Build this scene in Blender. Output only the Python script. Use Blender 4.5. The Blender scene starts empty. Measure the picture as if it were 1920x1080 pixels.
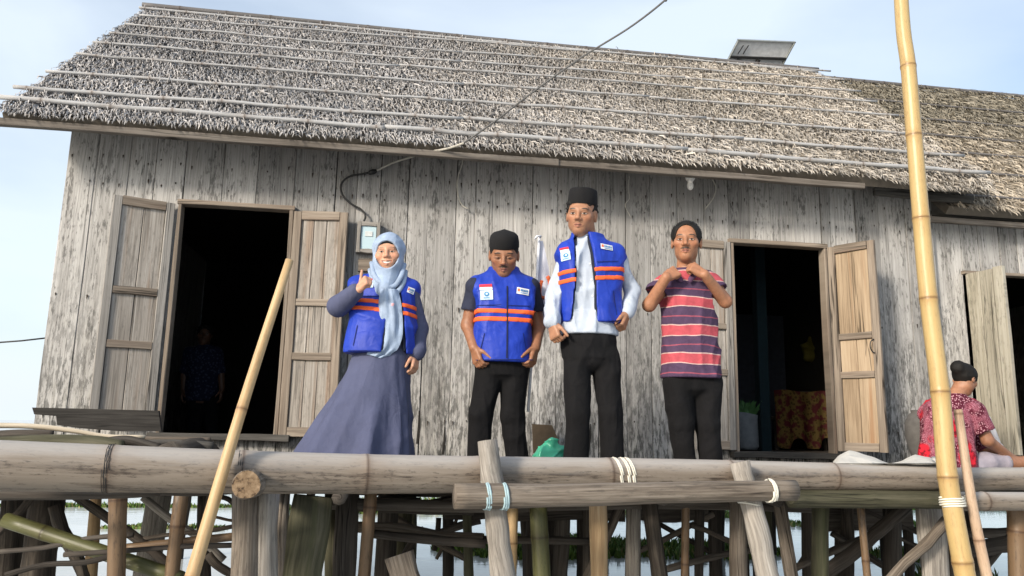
import bpy, math, random
import numpy as np
from mathutils import Matrix, Vector
from mathutils.bvhtree import BVHTree

random.seed(7)
np.random.seed(7)
SC = bpy.context.scene
COL = SC.collection

# ------------------------------------------------------------------ camera
F_PX, IW, IH = 1450.0, 1920.0, 1080.0
YAW, PITCH, ROLL = math.radians(8.589), math.radians(10.348), math.radians(1.1235)
CAM = np.array([0.0, 0.0, 1.6])
_cy, _sy, _cp, _sp = math.cos(YAW), math.sin(YAW), math.cos(PITCH), math.sin(PITCH)
FWD = np.array([_sy * _cp, _cy * _cp, _sp])
_r = np.array([_cy, -_sy, 0.0])
_u = np.cross(_r, FWD)
RIGHT = math.cos(ROLL) * _r + math.sin(ROLL) * _u
UP = -math.sin(ROLL) * _r + math.cos(ROLL) * _u
cam_data = bpy.data.cameras.new('camera')
cam_data.sensor_width = 36.0
cam_data.lens = 36.0 * F_PX / IW
cam_data.clip_start = 0.05
cam_data.clip_end = 5000.0
cam_ob = bpy.data.objects.new('camera', cam_data)
COL.objects.link(cam_ob)
_m = Matrix.Identity(4)
for _i in range(3):
    _m[_i][0], _m[_i][1], _m[_i][2], _m[_i][3] = RIGHT[_i], UP[_i], -FWD[_i], CAM[_i]
cam_ob.matrix_world = _m
SC.camera = cam_ob

# ------------------------------------------------------------------ sun and sky
SUN_AZ = math.atan2(-0.74, -0.67)      # clockwise from +Y
SUN_EL = math.radians(23)
sun_dir = Vector((math.sin(SUN_AZ) * math.cos(SUN_EL), math.cos(SUN_AZ) * math.cos(SUN_EL), math.sin(SUN_EL)))
sun_data = bpy.data.lights.new('sun', 'SUN')
sun_data.energy = 2.7
sun_data.angle = math.radians(9.0)
sun_data.color = (1.0, 0.90, 0.77)
sun_ob = bpy.data.objects.new('sun', sun_data)
sun_ob.rotation_euler = sun_dir.to_track_quat('Z', 'Y').to_euler()
sun_ob.location = (-12, -8, 12)
COL.objects.link(sun_ob)

world = bpy.data.worlds.new('World')
SC.world = world
world.use_nodes = True
wt = world.node_tree
wt.nodes.clear()


def node(nt, kind, props=None, **inp):
    n = nt.nodes.new(kind)
    for k, v in (props or {}).items():
        setattr(n, k, v)
    for k, v in inp.items():
        key = int(k[1:]) if (k[0] == 'i' and k[1:].isdigit()) else k.replace('_', ' ')
        s = n.inputs[key]
        if isinstance(v, bpy.types.NodeSocket):
            nt.links.new(v, s)
        else:
            s.default_value = v
    return n


def ramp(nt, fac, stops, interp='LINEAR'):
    n = nt.nodes.new('ShaderNodeValToRGB')
    n.color_ramp.interpolation = interp
    el = n.color_ramp.elements
    while len(el) < len(stops):
        el.new(0.5)
    for e, (p, c) in zip(el, stops):
        e.position = p
        e.color = (c[0], c[1], c[2], 1) if hasattr(c, '__len__') else (c, c, c, 1)
    nt.links.new(fac, n.inputs[0])
    return n.outputs[0]


def math_n(nt, op, a, b=0.0, clamp=False):
    n = nt.nodes.new('ShaderNodeMath')
    n.operation = op
    n.use_clamp = clamp
    for i, v in enumerate((a, b)):
        if isinstance(v, bpy.types.NodeSocket):
            nt.links.new(v, n.inputs[i])
        else:
            n.inputs[i].default_value = v
    return n.outputs[0]


def mix(nt, fac, a, b, blend='MIX'):
    n = nt.nodes.new('ShaderNodeMix')
    n.data_type = 'RGBA'
    n.blend_type = blend
    n.clamp_factor = True
    for sock, v in ((n.inputs[0], fac), (n.inputs[6], a), (n.inputs[7], b)):
        if isinstance(v, bpy.types.NodeSocket):
            nt.links.new(v, sock)
        elif hasattr(v, '__len__'):
            sock.default_value = (v[0], v[1], v[2], 1)
        else:
            sock.default_value = v
    return n.outputs[2]


sky = node(wt, 'ShaderNodeTexSky', dict(sky_type='NISHITA', sun_disc=False, sun_elevation=SUN_EL,
                                        sun_rotation=SUN_AZ, air_density=1.0, dust_density=2.0, ozone_density=1.0))
tc = node(wt, 'ShaderNodeTexCoord')
mp = node(wt, 'ShaderNodeMapping', Vector=tc.outputs['Generated'], Location=(0.35, 0.2, 0.1), Scale=(1.2, 1.2, 3.0))
cl1 = node(wt, 'ShaderNodeTexNoise', Vector=mp.outputs[0], Scale=1.1, Detail=6.0, Roughness=0.48, Distortion=0.3)
clf = ramp(wt, cl1.outputs[0], [(0.34, 0.12), (0.66, 0.75)])
sxyz = node(wt, 'ShaderNodeSeparateXYZ', Vector=tc.outputs['Generated'])
hz_ = node(wt, 'ShaderNodeMapRange', Value=sxyz.outputs[2], From_Min=0.0, From_Max=0.30, To_Min=0.85, To_Max=0.0).outputs[0]   # milky air low over the water
clf2 = math_n(wt, 'MAXIMUM', clf, hz_)
skc = mix(wt, clf2, sky.outputs[0], (4.6, 5.1, 5.6))
bg = node(wt, 'ShaderNodeBackground', Color=skc, Strength=0.13)
wo = node(wt, 'ShaderNodeOutputWorld', Surface=bg.outputs[0])

SC.view_settings.view_transform = 'Standard'
SC.view_settings.look = 'None'
SC.view_settings.exposure = 0.75
SC.view_settings.gamma = 1.0
SC.view_settings.use_curve_mapping = False


# ------------------------------------------------------------------ geometry helpers
def ray(px, py):
    return (px - IW / 2) / F_PX * RIGHT - (py - IH / 2) / F_PX * UP + FWD


def P(px, py, Y):
    """point of the place at depth Y (metres in front of the photographer)"""
    d = ray(px, py)
    return CAM + d * (Y / d[1])


def Pz(px, py, Z):
    d = ray(px, py)
    return CAM + d * ((Z - CAM[2]) / d[2])


def pxm(py, Y):
    """metres per photo pixel, vertical, at depth Y"""
    return (P(960, py - 5, Y)[2] - P(960, py + 5, Y)[2]) / 10.0


def empty(name, loc=(0, 0, 0)):
    o = bpy.data.objects.new(name, None)
    o.location = Vector([float(v) for v in loc])
    o.empty_display_size = 0.1
    COL.objects.link(o)
    return o


def tag(o, label, cat, group=None, kind=None):
    o['label'] = label
    o['category'] = cat
    if group:
        o['group'] = group
    if kind:
        o['kind'] = kind
    return o


def mk(name, verts, faces, mat, parent=None, smooth=False, uvs=None, cols=None):
    """one mesh object; verts are in world space"""
    me = bpy.data.meshes.new(name)
    me.from_pydata([tuple(map(float, v)) for v in verts], [], [tuple(map(int, f)) for f in faces])
    if uvs is not None:
        ul = me.uv_layers.new(name='UVMap')
        vi = np.empty(len(me.loops), dtype=np.int32)
        me.loops.foreach_get('vertex_index', vi)
        ul.data.foreach_set('uv', np.asarray(uvs, dtype=np.float32)[vi].ravel())
    if cols is not None:
        at = me.color_attributes.new('Col', 'FLOAT_COLOR', 'POINT')
        c = np.ones((len(verts), 4), dtype=np.float32)
        c[:, :3] = cols
        at.data.foreach_set('color', c.ravel())
    if smooth:
        me.polygons.foreach_set('use_smooth', np.ones(len(me.polygons), dtype=bool))
    if mat:
        me.materials.append(mat)
    me.update()
    o = bpy.data.objects.new(name, me)
    COL.objects.link(o)
    if parent is not None:
        o.parent = parent
        # keep the mesh in world space whatever the parents' origin is
        off = Vector((0, 0, 0))
        q = parent
        while q is not None:
            off += q.location
            q = q.parent
        o.location = -off
    return o


def rebase(o, loc):
    """move a top-level mesh's origin to loc"""
    loc = Vector([float(v) for v in loc])
    o.data.transform(Matrix.Translation(-loc))
    o.location = loc
    return o


def nrm(v):
    v = np.asarray(v, float)
    return v / max(np.linalg.norm(v), 1e-9)


def spline(pts, n):
    """Catmull-Rom through pts, n samples"""
    p = np.asarray(pts, float)
    if len(p) == 2:
        t = np.linspace(0, 1, n)[:, None]
        return p[0] * (1 - t) + p[1] * t
    q = np.vstack([2 * p[0] - p[1], p, 2 * p[-1] - p[-2]])
    out = []
    for s in np.linspace(0, len(p) - 1 - 1e-6, n):
        i = int(s)
        t = s - i
        a, b, c, d = q[i], q[i + 1], q[i + 2], q[i + 3]
        out.append(0.5 * ((2 * b) + (-a + c) * t + (2 * a - 5 * b + 4 * c - d) * t * t + (-a + 3 * b - 3 * c + d) * t ** 3))
    return np.array(out)


def loft(name, pts, radii, mat, parent=None, seg=12, rough=0.0, flat=1.0, flatdir=None, smooth=True, cap=True,
         rough_len=1.0, cap_taper=0.0, tint=None):
    """tube of given radii along pts, uv in metres (around, along)"""
    pts = np.asarray(pts, float)
    n = len(pts)
    radii = np.broadcast_to(np.asarray(radii, float), (n,))
    tan = np.gradient(pts, axis=0)
    tan /= np.maximum(np.linalg.norm(tan, axis=1)[:, None], 1e-9)
    ref = np.array([0, -1.0, 0.15]) if abs(tan[0][1]) < 0.85 else np.array([0, 0, 1.0])
    if flatdir is not None:
        ref = np.asarray(flatdir, float)
    L = np.concatenate([[0], np.cumsum(np.linalg.norm(np.diff(pts, axis=0), axis=1))])
    v, uv, cl = [], [], []
    ph = [random.uniform(0, 6.28) for _ in range(6)]
    off = random.uniform(0, 30)
    for i in range(n):
        t = tan[i]
        b = nrm(ref - t * np.dot(ref, t))
        a = np.cross(b, t)
        for j in range(seg + 1):
            th = 2 * math.pi * j / seg
            r = radii[i]
            if rough:
                l = L[i] / rough_len
                r *= 1 + rough * (math.sin(2 * th + ph[0] + 2 * l) * .5 + math.sin(3 * th + ph[1] - 3.1 * l) * .4
                                  + math.sin(5 * th + ph[2] + 1.3 * l) * .35 + math.sin(7.3 * l + ph[3]) * .4
                                  + math.sin(8 * th + ph[4]) * .25)
            v.append(pts[i] + a * math.cos(th) * r + b * math.sin(th) * r * flat)
            uv.append((th * max(radii[i], .004), L[i] + off))
            cl.append((1, 1, 1) if tint is None else tint[i])
    f = []
    k = seg + 1
    for i in range(n - 1):
        for j in range(seg):
            f.append((i * k + j, i * k + j + 1, (i + 1) * k + j + 1, (i + 1) * k + j))
    if cap:
        for i, s in ((0, 1), (n - 1, -1)):
            c = len(v)
            v.append(pts[i] - tan[i] * s * cap_taper)
            uv.append((0, L[i] + off))
            cl.append((1, 1, 1))
            for j in range(seg):
                e = (i * k + j + 1, i * k + j, c)
                f.append(e if s == 1 else e[::-1])
    return mk(name, v, f, mat, parent, smooth, uv, cl)


def bamboo(name, pts, r0, r1, mat, parent=None, nodes=None, step=0.35, seg=14, n=None, bulge=0.10):
    """bamboo culm: swollen node rings along a spline; nodes = list of fractions"""
    length = float(np.sum(np.linalg.norm(np.diff(np.asarray(pts), axis=0), axis=1)))
    if nodes is None:
        nodes, s = [], random.uniform(.1, .9) * step
        while s < length:
            nodes.append(s / length)
            s += step * random.uniform(.85, 1.15)
    base = list(np.linspace(0, 1, max(10, int(length / .12))))
    d = 0.012 / length
    for q in nodes:
        base += [q - 2.4 * d, q - 1.0 * d, q - .35 * d, q, q + .35 * d, q + 1.0 * d, q + 2.4 * d]
    ts = np.array(sorted(t for t in base if 0 <= t <= 1))
    dense = spline(pts, 400)
    idx = ts * 399
    lo = np.floor(idx).astype(int).clip(0, 398)
    fr = (idx - lo)[:, None]
    cp = dense[lo] * (1 - fr) + dense[lo + 1] * fr
    rad = r0 + (r1 - r0) * ts
    tint = np.ones((len(ts), 3))
    for q in nodes:
        x = (ts - q) / d
        # dark scar at the joint, brown blush beside it
        tint *= (1 - .62 * np.exp(-(x / .45) ** 2)[:, None] * np.array([[.9, 1, 1.05]])) * (1 - .16 * np.exp(-(x / 3.0) ** 2)[:, None] * np.array([[.6, 1, 1.3]]))
        rad = rad * (1 + bulge * np.exp(-(x / 1.1) ** 2) - bulge * .55 * np.exp(-(x / .28) ** 2))
    return loft(name, cp, rad, mat, parent, seg=seg, tint=tint)


def wood_post(name, a, b, ra, rb, mat, parent=None, rough=.10, bend=.02, seg=11, n=10, flat=1.0):
    a, b = np.asarray(a, float), np.asarray(b, float)
    mid = [a]
    for t in (.33, .66):
        mid.append(a * (1 - t) + b * t + np.random.uniform(-bend, bend, 3))
    mid.append(b)
    pts = spline(mid, n)
    rad = np.linspace(ra, rb, n) * np.random.uniform(.94, 1.06, n)
    return loft(name, pts, rad, mat, parent, seg=seg, rough=rough, flat=flat, rough_len=.5)


BOXF = [(0, 1, 2, 3), (7, 6, 5, 4), (0, 4, 5, 1), (1, 5, 6, 2), (2, 6, 7, 3), (3, 7, 4, 0)]


def plank(name, a, b, width, thick, mat, parent=None, facing=(0, -1, 0), n=6, jit=.004, endjit=.0, wob=0.0):
    """board from a to b (centre line); its wide face looks to `facing`"""
    a, b = np.asarray(a, float), np.asarray(b, float)
    t = nrm(b - a)
    fz = np.asarray(facing, float)
    fz = nrm(fz - t * np.dot(fz, t))
    s = np.cross(t, fz)
    L = np.linalg.norm(b - a)
    bev = min(.004, thick * .3)
    off, offu = random.uniform(0, 40), random.uniform(0, 10)
    v, uv, f = [], [], []
    prof = [(-.5, .5, 1, -1), (-.5, .5, 0, 1), (.5, .5, 0, 1), (.5, .5, 1, 1)]
    # profile: 8 points with bevelled front corners
    for i in range(n + 1):
        q = i / n
        jl, jr = random.uniform(-jit, jit), random.uniform(-jit, jit)
        w = math.sin(q * 5 + off) * wob
        c = a + t * L * q
        if i in (0, n):
            c = c + t * random.uniform(-endjit, endjit)
        hw, ht = width / 2, thick / 2
        pr = [(-hw + jl, ht - bev), (-hw + bev + jl, ht), (hw - bev + jr, ht), (hw + jr, ht - bev), (hw + jr, -ht), (-hw + jl, -ht)]
        for (x, y) in pr:
            v.append(c + s * x + fz * (y + w))
            uv.append((x + offu, L * q + off))
    k = 6
    for i in range(n):
        for j in range(k):
            f.append((i * k + j, (i + 1) * k + j, (i + 1) * k + (j + 1) % k, i * k + (j + 1) % k))
    f.append(tuple(range(k)))
    f.append(tuple(n * k + j for j in reversed(range(k))))
    return mk(name, v, f, mat, parent, False, uv)


def boxes_mesh(name, boxes, mat, parent=None):
    v, f, uv = [], [], []
    for (x0, y0, z0, x1, y1, z1) in boxes:
        b = len(v)
        for z in (z0, z1):
            for (x, y) in ((x0, y0), (x1, y0), (x1, y1), (x0, y1)):
                v.append((x, y, z))
                uv.append((x + y, z))
        f += [tuple(b + i for i in q) for q in ((3, 2, 1, 0), (4, 5, 6, 7), (0, 1, 5, 4), (1, 2, 6, 5), (2, 3, 7, 6), (3, 0, 4, 7))]
    return mk(name, v, f, mat, parent, False, uv)


# ------------------------------------------------------------------ materials
def newmat(name, rough=.8, spec=.3):
    m = bpy.data.materials.new(name)
    m.use_nodes = True
    b = m.node_tree.nodes['Principled BSDF']
    b.inputs['Roughness'].default_value = rough
    b.inputs['Specular IOR Level'].default_value = spec
    return m, m.node_tree, b


def wood_mat(name, cols, streak=(55, 2.2), patch=(5, .7), tone=.25, speck=0.0, speck_col=(.03, .03, .028), bump=.35,
             rough=.85, lichen=None, warm_top=None, stain=0.0, stain_col=(.2, .1, .045), crack=(16, .45, .85)):
    """weathered grain running along uv.y; cols = dark, mid, light"""
    m, nt, b = newmat(name, rough, .25)
    tc = node(nt, 'ShaderNodeTexCoord')
    oi = node(nt, 'ShaderNodeObjectInfo')
    rnd = oi.outputs['Random']
    w = math_n(nt, 'MULTIPLY', rnd, 37.0)
    uv = tc.outputs['UV']

    def nz(sx, sy, det=4.0, ro=.6, scale=1.0, dist=0.0):
        mpn = node(nt, 'ShaderNodeMapping', Vector=uv, Scale=(sx, sy, 1))
        return node(nt, 'ShaderNodeTexNoise', dict(noise_dimensions='4D'), Vector=mpn.outputs[0], W=w, Scale=scale, Detail=det,
                    Roughness=ro, Distortion=dist).outputs[0]
    g = nz(streak[0], streak[1], 8, .70, dist=.3)
    pt = nz(patch[0], patch[1], 4, .6)
    fac = math_n(nt, 'ADD', math_n(nt, 'MULTIPLY', g, .62), math_n(nt, 'MULTIPLY', pt, .38))
    col = ramp(nt, fac, [(.36, cols[0]), (.5, cols[1]), (.63, cols[2])])
    # tone differs from board to board
    tn = math_n(nt, 'ADD', math_n(nt, 'MULTIPLY', rnd, 2 * tone), 1 - tone)
    tcol = node(nt, 'ShaderNodeCombineColor', Red=tn, Green=tn, Blue=tn)
    col = mix(nt, 1.0, col, tcol.outputs[0], 'MULTIPLY')
    geo = node(nt, 'ShaderNodeNewGeometry')
    if stain:
        sn = nz(14, .55, 3, .55)
        col = mix(nt, math_n(nt, 'MULTIPLY', ramp(nt, sn, [(.54, 0.0), (.68, 1.0)]), stain), col, stain_col)
    if warm_top:  # browner upper boards, with shade under the eave put into the colour
        sz = node(nt, 'ShaderNodeSeparateXYZ', Vector=geo.outputs['Position'])
        zt = math_n(nt, 'ADD', sz.outputs[2], math_n(nt, 'MULTIPLY', pt, 1.2))
        k = node(nt, 'ShaderNodeMapRange', Value=zt, From_Min=warm_top[0], From_Max=warm_top[1]).outputs[0]
        col = mix(nt, math_n(nt, 'MULTIPLY', k, warm_top[3]), col, warm_top[2])
    if speck:
        sp = nz(62, 15, 3, .65)
        sp2 = nz(9, 2.0, 3, .6)
        k = ramp(nt, math_n(nt, 'ADD', math_n(nt, 'MULTIPLY', sp, .6), math_n(nt, 'MULTIPLY', sp2, .4)), [(.53, 0.0), (.60, 1.0)])
        col = mix(nt, math_n(nt, 'MULTIPLY', k, speck), col, speck_col)
    if lichen:
        # mildew and pale flaking that climbs from the foot of the boards
        z0, z1, amt, dark, pale = lichen
        sz = node(nt, 'ShaderNodeSeparateXYZ', Vector=geo.outputs['Position'])
        zz = math_n(nt, 'SUBTRACT', sz.outputs[2], math_n(nt, 'MULTIPLY', pt, 1.6))
        k = node(nt, 'ShaderNodeMapRange', Value=zz, From_Min=z1 - .8, From_Max=z0 - .8).outputs[0]
        la = nz(38, 9, 5, .7)
        lb = nz(24, 5, 5, .7)
        dk = ramp(nt, la, [(.47, 0.0), (.55, 1.0)])
        pl = ramp(nt, lb, [(.53, 0.0), (.60, 1.0)])
        col = mix(nt, math_n(nt, 'MULTIPLY', math_n(nt, 'MULTIPLY', dk, k), amt), col, dark)
        col = mix(nt, math_n(nt, 'MULTIPLY', math_n(nt, 'MULTIPLY', pl, k), amt * .8), col, pale)
    ck = nz(crack[0], crack[1], 3, .5, dist=.25)
    ckl = ramp(nt, math_n(nt, 'ABSOLUTE', math_n(nt, 'SUBTRACT', ck, .5)), [(.004, 1.0), (.016, 0.0)])
    cka = ramp(nt, nz(6, .8, 2, .5), [(.45, 0.0), (.6, 1.0)])
    col = mix(nt, math_n(nt, 'MULTIPLY', math_n(nt, 'MULTIPLY', ckl, cka), crack[2]), col, tuple(c * .22 for c in cols[0]))
    nt.links.new(col, b.inputs['Base Color'])
    bp = node(nt, 'ShaderNodeBump', Strength=bump, Distance=.006, Height=g)
    nt.links.new(bp.outputs[0], b.inputs['Normal'])
    return m


def bamboo_mat(name, base, blot, dark, rough=.45, blot_amt=.6, top_pale=None):
    m, nt, b = newmat(name, rough, .4)
    tc = node(nt, 'ShaderNodeTexCoord')
    oi = node(nt, 'ShaderNodeObjectInfo')
    w = math_n(nt, 'MULTIPLY', oi.outputs['Random'], 23.0)
    m1 = node(nt, 'ShaderNodeMapping', Vector=tc.outputs['UV'], Scale=(70, 3, 1))
    n1 = node(nt, 'ShaderNodeTexNoise', dict(noise_dimensions='4D'), Vector=m1.outputs[0], W=w, Scale=1, Detail=8, Roughness=.72).outputs[0]
    m2 = node(nt, 'ShaderNodeMapping', Vector=tc.outputs['UV'], Scale=(26, 1.7, 1))
    n2 = node(nt, 'ShaderNodeTexNoise', dict(noise_dimensions='4D'), Vector=m2.outputs[0], W=w, Scale=1, Detail=8, Roughness=.72).outputs[0]
    m3 = node(nt, 'ShaderNodeMapping', Vector=tc.outputs['UV'], Scale=(95, 24, 1))
    n4 = node(nt, 'ShaderNodeTexNoise', dict(noise_dimensions='4D'), Vector=m3.outputs[0], W=w, Scale=1, Detail=4, Roughness=.7).outputs[0]
    col = mix(nt, ramp(nt, n1, [(.35, 0.0), (.68, .55)]), base, blot)
    col = mix(nt, math_n(nt, 'MULTIPLY', ramp(nt, n2, [(.48, 0.0), (.64, 1.0)]), blot_amt), col, dark)
    col = mix(nt, math_n(nt, 'MULTIPLY', ramp(nt, math_n(nt, 'ADD', math_n(nt, 'MULTIPLY', n4, .6), math_n(nt, 'MULTIPLY', n2, .4)), [(.52, 0.0), (.60, 1.0)]), min(1, blot_amt * .9)), col, tuple(c * .6 for c in dark))
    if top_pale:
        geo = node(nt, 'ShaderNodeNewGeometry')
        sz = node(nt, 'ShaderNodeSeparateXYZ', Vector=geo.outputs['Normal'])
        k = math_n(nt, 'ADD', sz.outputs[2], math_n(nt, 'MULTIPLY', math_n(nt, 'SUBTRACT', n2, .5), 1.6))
        col = mix(nt, ramp(nt, k, [(.15, 0.0), (.85, .7)]), col, top_pale)   # paler on upward faces: light from above put into the colour
    ca = node(nt, 'ShaderNodeAttribute', dict(attribute_name='Col'))
    col = mix(nt, 1.0, col, ca.outputs[0], 'MULTIPLY')
    nt.links.new(col, b.inputs['Base Color'])
    bp = node(nt, 'ShaderNodeBump', Strength=.3, Distance=.004, Height=n1)
    nt.links.new(bp.outputs[0], b.inputs['Normal'])
    return m


def cloth_mat(name, col, rough=.85, var=.18, scale=6.0, bump=.25, sheen=0.0, weave=420, crease=.6, cs=(1, 1, .35), csc=5.0):
    m, nt, b = newmat(name, rough, .25)
    tc = node(nt, 'ShaderNodeTexCoord')
    n1 = node(nt, 'ShaderNodeTexNoise', Vector=tc.outputs['Object'], Scale=scale, Detail=5, Roughness=.6).outputs[0]
    lo = tuple(c * (1 - var) for c in col)
    hi = tuple(min(1, c * (1 + var)) for c in col)
    c = ramp(nt, n1, [(.35, lo), (.65, hi)])
    nt.links.new(c, b.inputs['Base Color'])
    n2 = node(nt, 'ShaderNodeTexNoise', Vector=tc.outputs['Object'], Scale=weave, Detail=2).outputs[0]
    n3 = node(nt, 'ShaderNodeTexNoise', Vector=tc.outputs['Object'], Scale=22, Detail=4, Distortion=.6).outputs[0]
    h = math_n(nt, 'ADD', math_n(nt, 'MULTIPLY', n2, .25), math_n(nt, 'MULTIPLY', n3, .5))
    mc = node(nt, 'ShaderNodeMapping', Vector=tc.outputs['Object'], Scale=cs, Rotation=(.12, .2, 0))
    c1 = node(nt, 'ShaderNodeTexNoise', Vector=mc.outputs[0], Scale=csc, Detail=2, Roughness=.4, Distortion=.8).outputs[0]
    c2 = node(nt, 'ShaderNodeTexNoise', Vector=tc.outputs['Object'], Scale=csc * 2.2, Detail=1, Distortion=1.0).outputs[0]
    rd = lambda s_: math_n(nt, 'ABSOLUTE', math_n(nt, 'SUBTRACT', s_, .5))
    h = math_n(nt, 'SUBTRACT', math_n(nt, 'MULTIPLY', h, .25), math_n(nt, 'ADD', math_n(nt, 'MULTIPLY', rd(c1), 3.2 * crease), math_n(nt, 'MULTIPLY', rd(c2), .6 * crease)))
    bp = node(nt, 'ShaderNodeBump', Strength=min(1, bump * 2.2), Distance=.022, Height=h)
    nt.links.new(bp.outputs[0], b.inputs['Normal'])
    if sheen:
        b.inputs['Sheen Weight'].default_value = sheen
    return m


def plain(name, col, rough=.7, spec=.3, metal=0.0):
    m, nt, b = newmat(name, rough, spec)
    b.inputs['Metallic'].default_value = metal
    tc = node(nt, 'ShaderNodeTexCoord')
    n1 = node(nt, 'ShaderNodeTexNoise', Vector=tc.outputs['Object'], Scale=18, Detail=5, Roughness=.6).outputs[0]
    nt.links.new(ramp(nt, n1, [(.3, tuple(c * .82 for c in col)), (.7, tuple(min(1, c * 1.12) for c in col))]), b.inputs['Base Color'])
    return m


WALL = wood_mat('weathered_wall_board', [(.175, .171, .163), (.345, .338, .326), (.48, .474, .462)], streak=(110, 2.6), patch=(8, .8), tone=.27, speck=.6, crack=(14, .4, .5),
                warm_top=(4.0, 4.5, (.20, .17, .14), .4), lichen=(1.35, 2.95, .85, (.045, .046, .042), (.43, .42, .39)), stain=.25,
                stain_col=(.13, .115, .10), bump=.5)
DOOR = wood_mat('door_panel_wood', [(.15, .135, .118), (.29, .265, .235), (.43, .405, .37)], streak=(80, 2.0), patch=(9, .6), tone=.10, stain=.55,
                stain_col=(.21, .125, .07), speck=.25, bump=.35)
DOORF = wood_mat('door_frame_wood', [(.10, .082, .066), (.22, .182, .145), (.33, .285, .235)], streak=(50, 1.5), tone=.12, stain=.3,
                 stain_col=(.16, .085, .05), bump=.35)
DOORW = wood_mat('warm_door_wood', [(.18, .13, .085), (.335, .255, .172), (.44, .355, .255)], streak=(85, 2.0), tone=.08, stain=.6,
                 stain_col=(.27, .125, .05), bump=.3)  # warmer brown wood, its own tone
BEAM = wood_mat('eave_beam_wood', [(.07, .06, .05), (.145, .126, .108), (.215, .195, .172)], tone=.12, bump=.3)
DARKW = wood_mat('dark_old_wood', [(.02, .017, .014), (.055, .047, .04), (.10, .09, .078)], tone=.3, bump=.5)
BOARD = wood_mat('grey_loose_board', [(.03, .028, .026), (.07, .066, .06), (.12, .114, .104)], tone=.25, bump=.5)
PALEB = wood_mat('pale_board', [(.26, .22, .16), (.46, .40, .31), (.6, .54, .44)], tone=.12, bump=.3)
BARK = wood_mat('bark_post', [(.016, .013, .011), (.05, .041, .033), (.11, .092, .074)], streak=(60, 3.5), patch=(14, 1.6), tone=.22, bump=.9, speck=.4)
GREYLOG = wood_mat('grey_log', [(.09, .08, .07), (.26, .238, .21), (.40, .375, .34)], streak=(110, 3.5), patch=(14, 1.6), tone=.12, bump=.5, speck=.25)
BARLOG = wood_mat('brown_grey_log', [(.045, .035, .027), (.135, .112, .09), (.24, .208, .172)], streak=(100, 3.0), patch=(14, 1.6), tone=.1, bump=.6, speck=.3)
MOSSY = wood_mat('mossy_post', [(.022, .022, .013), (.062, .06, .037), (.115, .108, .075)], streak=(30, 2), tone=.15, bump=.5, stain=.3, stain_col=(.07, .085, .03))
TANW = wood_mat('tan_pole', [(.20, .125, .065), (.36, .25, .14), (.46, .35, .22)], streak=(50, 2), tone=.15, bump=.3)
BAM_Y = bamboo_mat('yellow_bamboo', (.46, .335, .15), (.38, .26, .105), (.27, .16, .07), rough=.38, blot_amt=.30)
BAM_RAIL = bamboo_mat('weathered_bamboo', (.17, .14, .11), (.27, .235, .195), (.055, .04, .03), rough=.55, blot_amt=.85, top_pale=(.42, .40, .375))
BAM_BR = bamboo_mat('brown_bamboo', (.13, .082, .045), (.20, .135, .078), (.04, .027, .018), rough=.5, blot_amt=.6)
BAM_GR = bamboo_mat('green_bamboo', (.07, .074, .026), (.115, .11, .048), (.03, .028, .012), rough=.42, blot_amt=.5)
BAM_TAN = bamboo_mat('tan_bamboo', (.44, .30, .15), (.54, .40, .23), (.30, .18, .08), rough=.5, blot_amt=.35)
BAM_PINK = bamboo_mat('dry_bamboo', (.44, .32, .22), (.52, .40, .30), (.26, .17, .11), rough=.6, blot_amt=.4)
LATH = bamboo_mat('bleached_lath', (.35, .355, .36), (.43, .435, .44), (.20, .195, .19), rough=.7, blot_amt=.5)
LATHD = bamboo_mat('dark_lath', (.11, .105, .105), (.16, .155, .155), (.06, .055, .05), rough=.7, blot_amt=.5)
ROPE_B = plain('blue_cord', (.33, .46, .50), .6)
ROPE_W = plain('white_cord', (.66, .64, .56), .7)
WIRE = plain('black_wire', (.022, .022, .022), .5)
WIREW = plain('pale_wire', (.42, .40, .35), .6)
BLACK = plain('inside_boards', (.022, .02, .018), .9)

# ================================================================== the setting: water
def water():
    m, nt, b = newmat('glare_water', .07, .5)  # pale base colour stands in for bright glare on the water
    b.inputs['Base Color'].default_value = (.5, .5, .48, 1)
    b.inputs['IOR'].default_value = 1.33
    tc = node(nt, 'ShaderNodeTexCoord')
    mp_ = node(nt, 'ShaderNodeMapping', Vector=tc.outputs['Object'], Scale=(1.0, 2.2, 1))
    n1 = node(nt, 'ShaderNodeTexNoise', Vector=mp_.outputs[0], Scale=2.6, Detail=5, Roughness=.55).outputs[0]
    n2 = node(nt, 'ShaderNodeTexNoise', Vector=mp_.outputs[0], Scale=.35, Detail=3).outputs[0]
    nt.links.new(ramp(nt, n2, [(.35, (.46, .47, .45)), (.65, (.60, .61, .59))]), b.inputs['Base Color'])
    bp = node(nt, 'ShaderNodeBump', Strength=.12, Distance=.05, Height=n1)
    nt.links.new(bp.outputs[0], b.inputs['Normal'])
    o = mk('water', [(-3000, -3000, 0), (3000, -3000, 0), (3000, 3000, 0), (-3000, 3000, 0)], [(0, 1, 2, 3)], m)
    o['kind'] = 'structure'


water()

G_M, _nt, _b = newmat('water_grass', .7, .2)
_at = node(_nt, 'ShaderNodeAttribute', dict(attribute_name='Col'))
_nt.links.new(_at.outputs[0], _b.inputs['Base Color'])


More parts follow.
